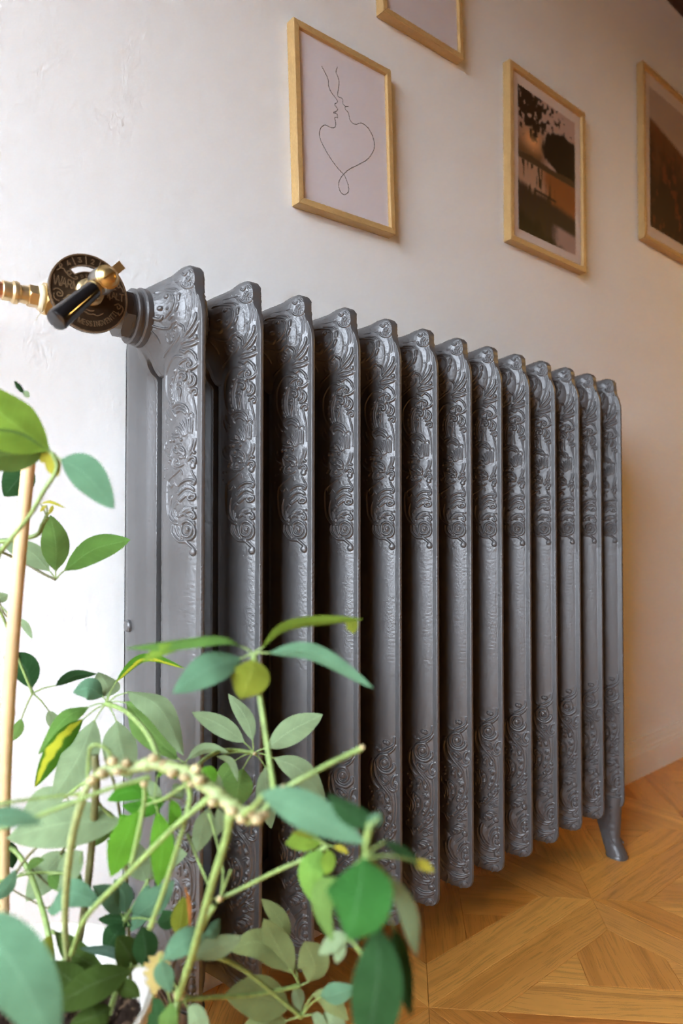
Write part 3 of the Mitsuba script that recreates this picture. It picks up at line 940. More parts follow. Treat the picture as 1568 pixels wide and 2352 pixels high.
# body behind the dial, nuts to both sides
axis_y = YF + HUBD
BC = np.array([DC[0], axis_y, HUBZ])
put('radiator_valve__body', merge(lathe([(0, -.036), (.013, -.036), (.0155, -.030), (.0165, -.012), (.0165, .014), (.0150, .030), (.0135, .050), (0, .052)], BC, (1, 0, 0), 40),
                                  lathe([(0, -.012), (.015, -.012), (.0175, .004), (.0150, .026), (0, .0345)], BC, ROOM, 36)), 'brass_aged', 30)
put('radiator_valve__union_nut', hexnut(.0205, .027, .040, BC, (-1, 0, 0), .2), 'brass', 20)
put('radiator_valve__tail_nipple', lathe([(.0, .030), (.0175, .030), (.0185, .033), (.0185, .043), (.0165, .045), (.0165, .0485), (0, .0485)], BC, (1, 0, 0), 40), 'brass_pale', 30)
put('radiator_valve__hemp_seal', merge(lathe([(.0, .040), (.0165, .040), (.0150, .044), (.0125, .0465), (0, .047)], BC, (-1, 0, 0), 24),
                                       tube(spline([BC + [-.043, -.010, -.012], BC + [-.045, -.012, -.020], BC + [-.049, -.012, -.026], BC + [-.0505, -.011, -.031]], 6), .00035, 5)), 'hemp', True)
put('radiator_valve__coupling_nut', hexnut(.0128, .046, .0565, BC, (-1, 0, 0), .5), 'brass_pale', 20)
put('radiator_valve__pipe_collar', lathe([(0, .0565), (.0098, .0565), (.0104, .059), (.0098, .064), (.0102, .0655), (.0124, .0675), (.0130, .0700), (.0124, .0725), (.0104, .0745), (.0108, .0785), (.0108, .0835), (.0098, .0845), (.0088, .0845), (0, .0845)], BC, (-1, 0, 0), 40), 'brass_pale', 30)
# spindle head on the dial, screw, pointer and the black lever
stem_top = .0600
put('radiator_valve__spindle', lathe([(0, .026), (.0098, .026), (.0108, .0285), (.0132, .032), (.0145, .0375), (.0145, .0440), (.0132, .0500), (.0122, .0545), (.0118, .0556), (0, .0556)], DC + [0, 0, .0032], ROOM, 40), 'steel_dark', 35)
put('radiator_valve__spindle_neck', lathe([(0, 0), (.0150, 0), (.0158, .0015), (.0155, .004), (.0125, .0065), (.0112, .010), (.0108, .014), (.0120, .0165), (.0122, .019), (.0104, .022), (.0100, .027), (0, .027)], DC + [0, 0, .0012], ROOM, 40), 'brass_pale', 35)
put('radiator_valve__spindle_ring', lathe([(0, .0545), (.0122, .0545), (.0132, .0556), (.0132, .0572), (.0122, .0580), (0, .0580)], DC + [0, 0, .0035], ROOM, 40), 'brass', 30)
SC = DC + [0, -.0578, .0036]
dome = [(.0112, -.001), (.0116, .0005), (.0108, .0012)] + [(.0098 * math.cos(t), .0012 + .0062 * math.sin(t)) for t in np.linspace(0, math.pi / 2, 10)]
screw = manifold3d.Manifold.hull_points(lathe([(0, -.001)] + dome, SC, ROOM, 48).vertices)
cut = box(-.0095, .0095, -.02, -.0046, -.0008, .0008)
cut.apply_transform(trimesh.transformations.rotation_matrix(-math.radians(40), [0, 1, 0]))
cut.apply_translation(SC)
screw = screw - manifold3d.Manifold(manifold3d.Mesh(np.asarray(cut.vertices, np.float32), np.asarray(cut.faces, np.uint32)))
put('radiator_valve__screw_head', screw, 'brass', 25)
LA = DC + [-.006, -.047, -.004]
LB = DC + [-.0585, -.070, -.0600]
ld = (LB - LA) / np.linalg.norm(LB - LA)
LL = np.linalg.norm(LB - LA)
put('radiator_valve__lever_socket', lathe([(0, -.004), (.0088, -.004), (.0094, .000), (.0082, .004), (.0096, .0075), (.0100, .010), (.0090, .012), (0, .012)], LA, ld, 36), 'brass_aged', 30)
put('radiator_valve__lever_handle', lathe([(0, .010), (.0084, .010), (.0092, .0115), (.0100, .030), (.0112, LL - .012), (.0115, LL - .004), (.0107, LL - .0014), (.0085, LL), (0, LL + .0006)], LA, ld, 48), 'black_lacquer', 30)
pd = -np.array([ld[0], 0, ld[2]])
pd /= np.linalg.norm(pd)
ptr = box(.011, .0300, -.0026, .0026, -.0050, .0050)
M = np.eye(4)
M[:3, 0], M[:3, 1], M[:3, 2] = pd, [0, 1, 0], np.cross(pd, [0, 1, 0])
ptr.apply_transform(M)
ptr.apply_translation(DC + [0, -.044, .0035])
put('radiator_valve__pointer', ptr, 'brass')
says('radiator_valve', 'antique brass radiator valve with a dark round dial and black lever', 'valve')
labels['radiator_valve__lever_handle'] = {'label': 'black lever handle'}
labels['radiator_valve__dial'] = {'label': 'round dark bronze dial with a curved slot'}
labels['radiator_valve__lettering'] = {'label': 'raised numbers, words and scrolls on the dial'}
labels['radiator_valve__hemp_seal'] = {'label': 'pale hemp seal with a loose thread'}
put('supply_pipe', tube([BC + [-.082, 0, 0], BC + [-.4, 0, 0], [RX0 + .02, axis_y, HUBZ]], .0086, 28), 'copper', 40)
says('supply_pipe', 'copper pipe running from the left edge into the brass valve', 'pipe')

# ------------------------------------------------------------------ framed pictures
def picture(key, cx, cz, w, h, tilt, bar=.012, dep=.020):
    """Frame of four mitred bars, backing and glass; returns a placer for what lies behind the glass."""
    M = trimesh.transformations.rotation_matrix(-math.radians(tilt), [0, 1, 0])
    M[:3, 3] = [cx, -.001, cz]
    def place(m):
        m = m.copy()
        m.apply_transform(M)
        return m
    W2, H2 = w / 2, h / 2
    c = [(-W2, -H2), (W2, -H2), (W2, H2), (-W2, H2)]
    for i in range(4):
        a, b = np.array(c[i]), np.array(c[(i + 1) % 4])
        u = (b - a) / np.linalg.norm(b - a)
        nrm = np.array([-u[1], u[0]])
        g = .0004
        ch = .0012
        v = []
        for p, s in ((a, 1), (b, -1)):
            for (o, y) in ((0, 0), (0, -dep + ch), (ch, -dep), (bar - ch, -dep), (bar, -dep + ch), (bar, 0)):
                q = p + u * s * (o + g) + nrm * o
                v.append((q[0], y, q[1]))
        f = []
        for j in range(6):
            k = (j + 1) % 6
            f += [[j, k, 6 + k], [j, 6 + k, 6 + j]]
        f += [[0, j + 1, j] for j in range(1, 5)] + [[6, 6 + j, 6 + j + 1] for j in range(1, 5)]
        m = trimesh.Trimesh(v, f, process=False)
        put(f'{key}__' + nth('frame_bar', i), place(m), 'frame_oak')
    put(f'{key}__backing', place(box(-W2 + .004, W2 - .004, -.006, -.002, -H2 + .004, H2 - .004)), 'backing')
    iw, ih = W2 - bar, H2 - bar
    g = trimesh.Trimesh([(-iw - .002, -.0155, -ih - .002), (iw + .002, -.0155, -ih - .002), (iw + .002, -.0155, ih + .002), (-iw - .002, -.0155, ih + .002)], [[0, 1, 2], [0, 2, 3]], process=False)
    put(f'{key}__glass', place(g), 'picture_glass')
    return place, iw, ih


def sheet(x0, x1, z0, z1, y):
    v = np.array([(x0, y, z0), (x1, y, z0), (x1, y, z1), (x0, y, z1)], float)
    return trimesh.Trimesh(v, [[0, 1, 2], [0, 2, 3]], process=False), np.array([(0, 0), (1, 0), (1, 1), (0, 1.0)])


ART = "-512,1034 -439,956 -372,850 -364,734 -297,639 -190,570 -170,517 -232,458 -166,385 -269,295 -194,303 -177,236 -241,214 -223,111 -257,27 -366,2 -473,1 -567,-79 -607,-187 -584,-298 -489,-433 -326,-597 -174,-708 -69,-761 -4,-840 40,-949 36,-1048 -63,-1130 -157,-1103 -194,-992 -165,-887 -69,-761 84,-617 353,-437 560,-273 697,-78 727,58 680,195 582,301 449,343 365,326 280,272 182,263 119,315 90,416 27,454 13,498 95,540 30,516 -33,542 -46,623 -156,643 -136,772 -115,901 -143,1000 -182,1057 -146,1168"
place, iw, ih = picture('line_drawing_picture', .788, 1.427, .2325, .3195, 2.1)
m, uv = sheet(-iw - .002, iw + .002, -ih - .002, ih + .002, -.0125)
put('line_drawing_picture__paper', place(m), 'print_paper')
pts = spline(np.array([[float(c) for c in q.split(',')] for q in ART.split()]) * 1e-4, 6)
ink = LineString(pts).buffer(.00065, 4)
m = trimesh.util.concatenate([trimesh.creation.extrude_polygon(g, .0001, engine='earcut') for g in getattr(ink, 'geoms', [ink])])
m.vertices = np.c_[m.vertices[:, 0], -.0126 - m.vertices[:, 2], m.vertices[:, 1]]
put('line_drawing_picture__ink_line', place(m), 'ink')
labels['line_drawing_picture__ink_line'] = {'label': 'single black line of two facing profiles ending in a heart'}
says('line_drawing_picture', 'oak framed line drawing of two faces and a heart on pale pink paper', 'picture')

place, iw, ih = picture('upper_picture', .990, 1.8615, .2375, .3195, 2.4)
m, uv = sheet(-iw - .002, iw + .002, -ih - .002, ih + .002, -.0125)
put('upper_picture__paper', place(m), 'print_paper')
ink = LineString(spline(np.array([(-60, 40), (-30, -10), (0, -40), (5, -62), (-2, -76), (-10, -66), (0, -48), (40, -5), (60, 40)]) * 1e-3, 8)).buffer(.00065, 4)
m = trimesh.util.concatenate([trimesh.creation.extrude_polygon(g, .0001, engine='earcut') for g in getattr(ink, 'geoms', [ink])])
m.vertices = np.c_[m.vertices[:, 0], -.0126 - m.vertices[:, 2], m.vertices[:, 1]]
put('upper_picture__ink_line', place(m), 'ink')
says('upper_picture', 'oak framed pale print cut off by the top edge of the view', 'picture')


def river_print(p, n, uv):
    u, v = uv.x, uv.y
    wob = fbm(u * 9, v * 9, 0.3, 3) - 0.5
    sky = mix((0.50, 0.36, 0.33), (0.60, 0.45, 0.40), v)
    c = sky
    sun = dr.exp(-(dr.square((u - 0.24) / 0.17) + dr.square((v - 0.67) / 0.075)))
    # sunlit bank and far shore
    leaf = fbm(u * 24, v * 30, 1.0, 3)
    haze = smoothstep(0.62, 0.30, u + wob * 0.3) * smoothstep(0.90, 0.55, v)
    c = mix(c, (0.16, 0.075, 0.03), haze * smoothstep(0.50, 0.56, v) * smoothstep(0.25, 0.50, leaf + 0.2))
    c = mix(c, (0.95, 0.52, 0.22), sun * 0.9)
    # overhanging branch, upper left
    br = smoothstep(0.46, 0.56, leaf + 0.55 * smoothstep(0.85, 0.05, u) * smoothstep(0.60, 0.98, v + 0.10 * u) - 0.22)
    c = mix(c, (0.035, 0.020, 0.012), br * smoothstep(0.62, 0.72, v))
    # dark round tree at the right and its shade
    dx, dz = (u - 0.86) / 0.44, (v - 0.67) / 0.17
    tree = smoothstep(1.05, 0.93, dr.sqrt(dx * dx + dz * dz) + wob * 0.5)
    c = mix(c, (0.016, 0.010, 0.008), tree * smoothstep(0.44, 0.48, v))
    # shore line
    c = mix(c, (0.10, 0.06, 0.03), smoothstep(0.49, 0.50, v + wob * 0.02) * smoothstep(0.555, 0.54, v + wob * 0.03))
    # water below
    below = smoothstep(0.505, 0.495, v)
    water = mix((0.52, 0.34, 0.24), (0.34, 0.125, 0.04), smoothstep(0.32, 0.55, u + wob * 0.2))
    water = mix(water, (0.045, 0.028, 0.024), smoothstep(0.36, 0.30, v + u * 0.06 + wob * 0.06))
    water = mix(water, (0.46, 0.33, 0.31), smoothstep(0.20, 0.16, v + 0.05 * u) * smoothstep(0.52, 0.70, u + wob * 0.2))
    c = mix(c, water, below)
    reed = smoothstep(0.50, 0.62, noise(u * 46, v * 10, 3.0) + 0.35 * smoothstep(0.40, 0.05, v) - 0.15)
    c = mix(c, (0.05, 0.03, 0.015), below * reed * smoothstep(0.66, 0.45, u + wob * 0.3))
    c = mix(c, (0.02, 0.017, 0.010), smoothstep(0.20, 0.12, v + 0.25 * u + wob * 0.15))
    # wooden jetty posts
    post = smoothstep(0.05, 0.02, dr.abs((u * 13 + 0.5) - dr.floor(u * 13 + 0.5) - 0.5)) * smoothstep(0.25, 0.27, v) * smoothstep(0.42, 0.40, v) * smoothstep(0.30, 0.34, u) * smoothstep(0.64, 0.60, u)
    rail = smoothstep(0.012, 0.006, dr.abs(v - 0.335 + 0.02 * u)) * smoothstep(0.25, 0.3, u) * smoothstep(0.66, 0.62, u)
    return mix(c, (0.03, 0.02, 0.014), dr.maximum(post, rail) * 0.9)


def hill_print(p, n, uv):
    u, v = uv.x, uv.y
    wob = fbm(u * 7, v * 7, 2.3, 4) - 0.5
    c = mix((0.50, 0.40, 0.36), (0.58, 0.47, 0.42), v)
    ridge = smoothstep(0.02, -0.02, v - 0.78 + 0.14 * u - wob * 0.06)
    hill = mix((0.20, 0.085, 0.032), (0.055, 0.030, 0.018), smoothstep(0.75, 0.35, v + wob * 0.5))
    hill = mix(hill, (0.22, 0.06, 0.02), smoothstep(0.62, 0.72, fbm(u * 15, v * 15, 5.0, 3)) * 0.7)
    return mix(c, hill, ridge)


mat('print_river', principled(proc(river_print), 0.5, specular=0.2))
mat('print_hill', principled(proc(hill_print), 0.5, specular=0.2))
for key, cx, cz, w, h, pw, ph, ma, lab in (('river_picture', 1.4385, 1.5745, .322, .420, .243, .343, 'print_river', 'oak framed photograph of a river at sunset with a dark round tree'),
                                           ('hill_picture', 2.128, 1.8065, .422, .522, .320, .420, 'print_hill', 'oak framed dark brown hillside photograph cut off by the right edge')):
    place, iw, ih = picture(key, cx, cz, w, h, 0.0, bar=.0135)
    m, uv = sheet(-iw - .002, iw + .002, -ih - .002, ih + .002, -.0115)
    put(f'{key}__mat_board', place(m), 'mat_board')
    m, uv = sheet(-pw / 2, pw / 2, -ph / 2, ph / 2, -.0125)
    put(f'{key}__print', place(m), ma, uv=uv)
    labels[f'{key}__mat_board'] = {'label': 'pale mat board round the print'}
    says(key, lab, 'picture')

# ------------------------------------------------------------------ the potted plant
PC = np.array([.161, -.302])
pot = [(0, .0), (.088, .0), (.093, .004), (.112, .20), (.1195, .262), (.1240, .266), (.1250, .272), (.1250, .283), (.1225, .2885), (.1180, .2885), (.1160, .284), (.1135, .262), (.1085, .21), (0, .21)]
put('potted_plant__pot', lathe(pot, (PC[0], PC[1], .0012), (0, 0, 1), 72), 'ceramic_white', 35)
labels['potted_plant__pot'] = {'label': 'white round pot'}


def soil_col(p, n, uv):
    return mix((0.018, 0.011, 0.008), (0.11, 0.07, 0.045), smoothstep(0.45, 0.85, noise(p.x * 240, p.y * 240, p.z * 240)))


mat('soil', principled(proc(soil_col), 0.95, specular=0.1))
g = np.linspace(-.112, .112, 90)
sx, sy = np.meshgrid(g, g)
keep = np.hypot(sx, sy) < .1125
h = .246 + (meshkit.fbm(np.c_[sx.ravel() * 60, sy.ravel() * 60, sx.ravel() * 0], 4, 3).reshape(sx.shape) - .5) * .022
idx = np.arange(sx.size).reshape(sx.shape)
q = np.stack([idx[:-1, :-1], idx[:-1, 1:], idx[1:, 1:], idx[1:, :-1]], -1)
ok = keep[:-1, :-1] & keep[:-1, 1:] & keep[1:, 1:] & keep[1:, :-1]
q = q[ok]
put('potted_plant__soil', trimesh.Trimesh(np.c_[sx.ravel() + PC[0], sy.ravel() + PC[1], h.ravel()], np.vstack([q[:, [0, 1, 2]], q[:, [0, 2, 3]]]), process=True), 'soil', True)
crumbs = []
for k in range(240):
    a, r = rng.random() * 6.283, .108 * math.sqrt(rng.random())
    m = trimesh.creation.icosphere(1, .0016 + .0035 * rng.random() ** 2)
    m.vertices *= 0.6 + 0.7 * rng.random((len(m.vertices), 3))
    m.apply_translation([PC[0] + r * math.cos(a), PC[1] + r * math.sin(a), .2465 + .006 * rng.random()])
    crumbs.append(m)
put('potted_plant__soil__crumbs', trimesh.util.concatenate(crumbs), 'soil')
labels['potted_plant__soil__crumbs'] = {'kind': 'stuff'}

GREENS = dict(bright=((0.20, 0.33, 0.045), .9, .42), mid=((0.12, 0.22, 0.055), .7, .45), leaf=((0.10, 0.21, 0.045), .6, .4), dark=((0.022, 0.060, 0.020), .35, .32), deep=((0.035, 0.060, 0.013), .4, .45),
              pale=((0.23, 0.32, 0.17), .7, .5), glauc=((0.100, 0.205, 0.118), .4, .28), glaucd=((0.07, 0.12, 0.085), .35, .35), olive=((0.20, 0.24, 0.03), .8, .5), olivel=((0.22, 0.28, 0.11), .7, .5),
              yellow=((0.42, 0.40, 0.05), .7, .5), vivid=((0.12, 0.32, 0.03), .9, .4), vividd=((0.055, 0.19, 0.018), .7, .4), gloss=((0.028, 0.105, 0.022), .3, .22), shiny=((0.16, 0.32, 0.06), .5, .12),
              witherd=((0.44, 0.36, 0.13), .6, .6), dried=((0.32, 0.13, 0.035), .3, .6), stemg=((0.20, 0.29, 0.085), .2, .45), bark=((0.11, 0.11, 0.04), .1, .5), knob=((0.27, 0.33, 0.13), .2, .5), scar=((0.44, 0.36, 0.19), .1, .6))


def leaf_colour(rgb):
    def fn(p, n, uv):
        vein = smoothstep(0.045, 0.0, dr.abs(uv.y))
        side = smoothstep(0.10, 0.0, dr.abs((uv.x * 9 - dr.abs(uv.y) * 1.6) - dr.floor(uv.x * 9 - dr.abs(uv.y) * 1.6) - 0.5))
        t = 0.86 + 0.28 * noise(p.x * 90, p.y * 90, p.z * 90)
        c = mi.Color3f(*rgb) * t
        return mix(c, mi.Color3f(*[min(1, v * 1.35 + .04) for v in rgb]), vein * 0.6 + side * 0.14)
    return fn


def varieg(p, n, uv):
    s = uv.y + (noise(p.x * 120, p.y * 120, p.z * 120) - 0.5) * 0.5
    return mix((0.07, 0.20, 0.02), (0.55, 0.58, 0.05), smoothstep(-0.15, 0.15, s) * smoothstep(0.85, 0.6, s))


for k, (c, tr, ro) in GREENS.items():
    if k in ('stemg', 'bark', 'knob', 'scar'):
        mat('leaf_' + k, principled(proc((lambda c: lambda p, n, uv: mi.Color3f(*c) * (0.75 + 0.5 * noise(p.x * 260, p.y * 260, p.z * 130)))(c)), ro, specular=0.4))
    else:
        scene['leaf_' + k] = {'type': 'principledthin', 'base_color': proc(leaf_colour(c)), 'roughness': ro, 'diff_trans': tr, 'spec_trans': 0.0, 'eta': 1.5}
scene['leaf_varieg'] = {'type': 'principledthin', 'base_color': proc(varieg), 'roughness': .4, 'diff_trans': .8, 'spec_trans': 0.0, 'eta': 1.5}

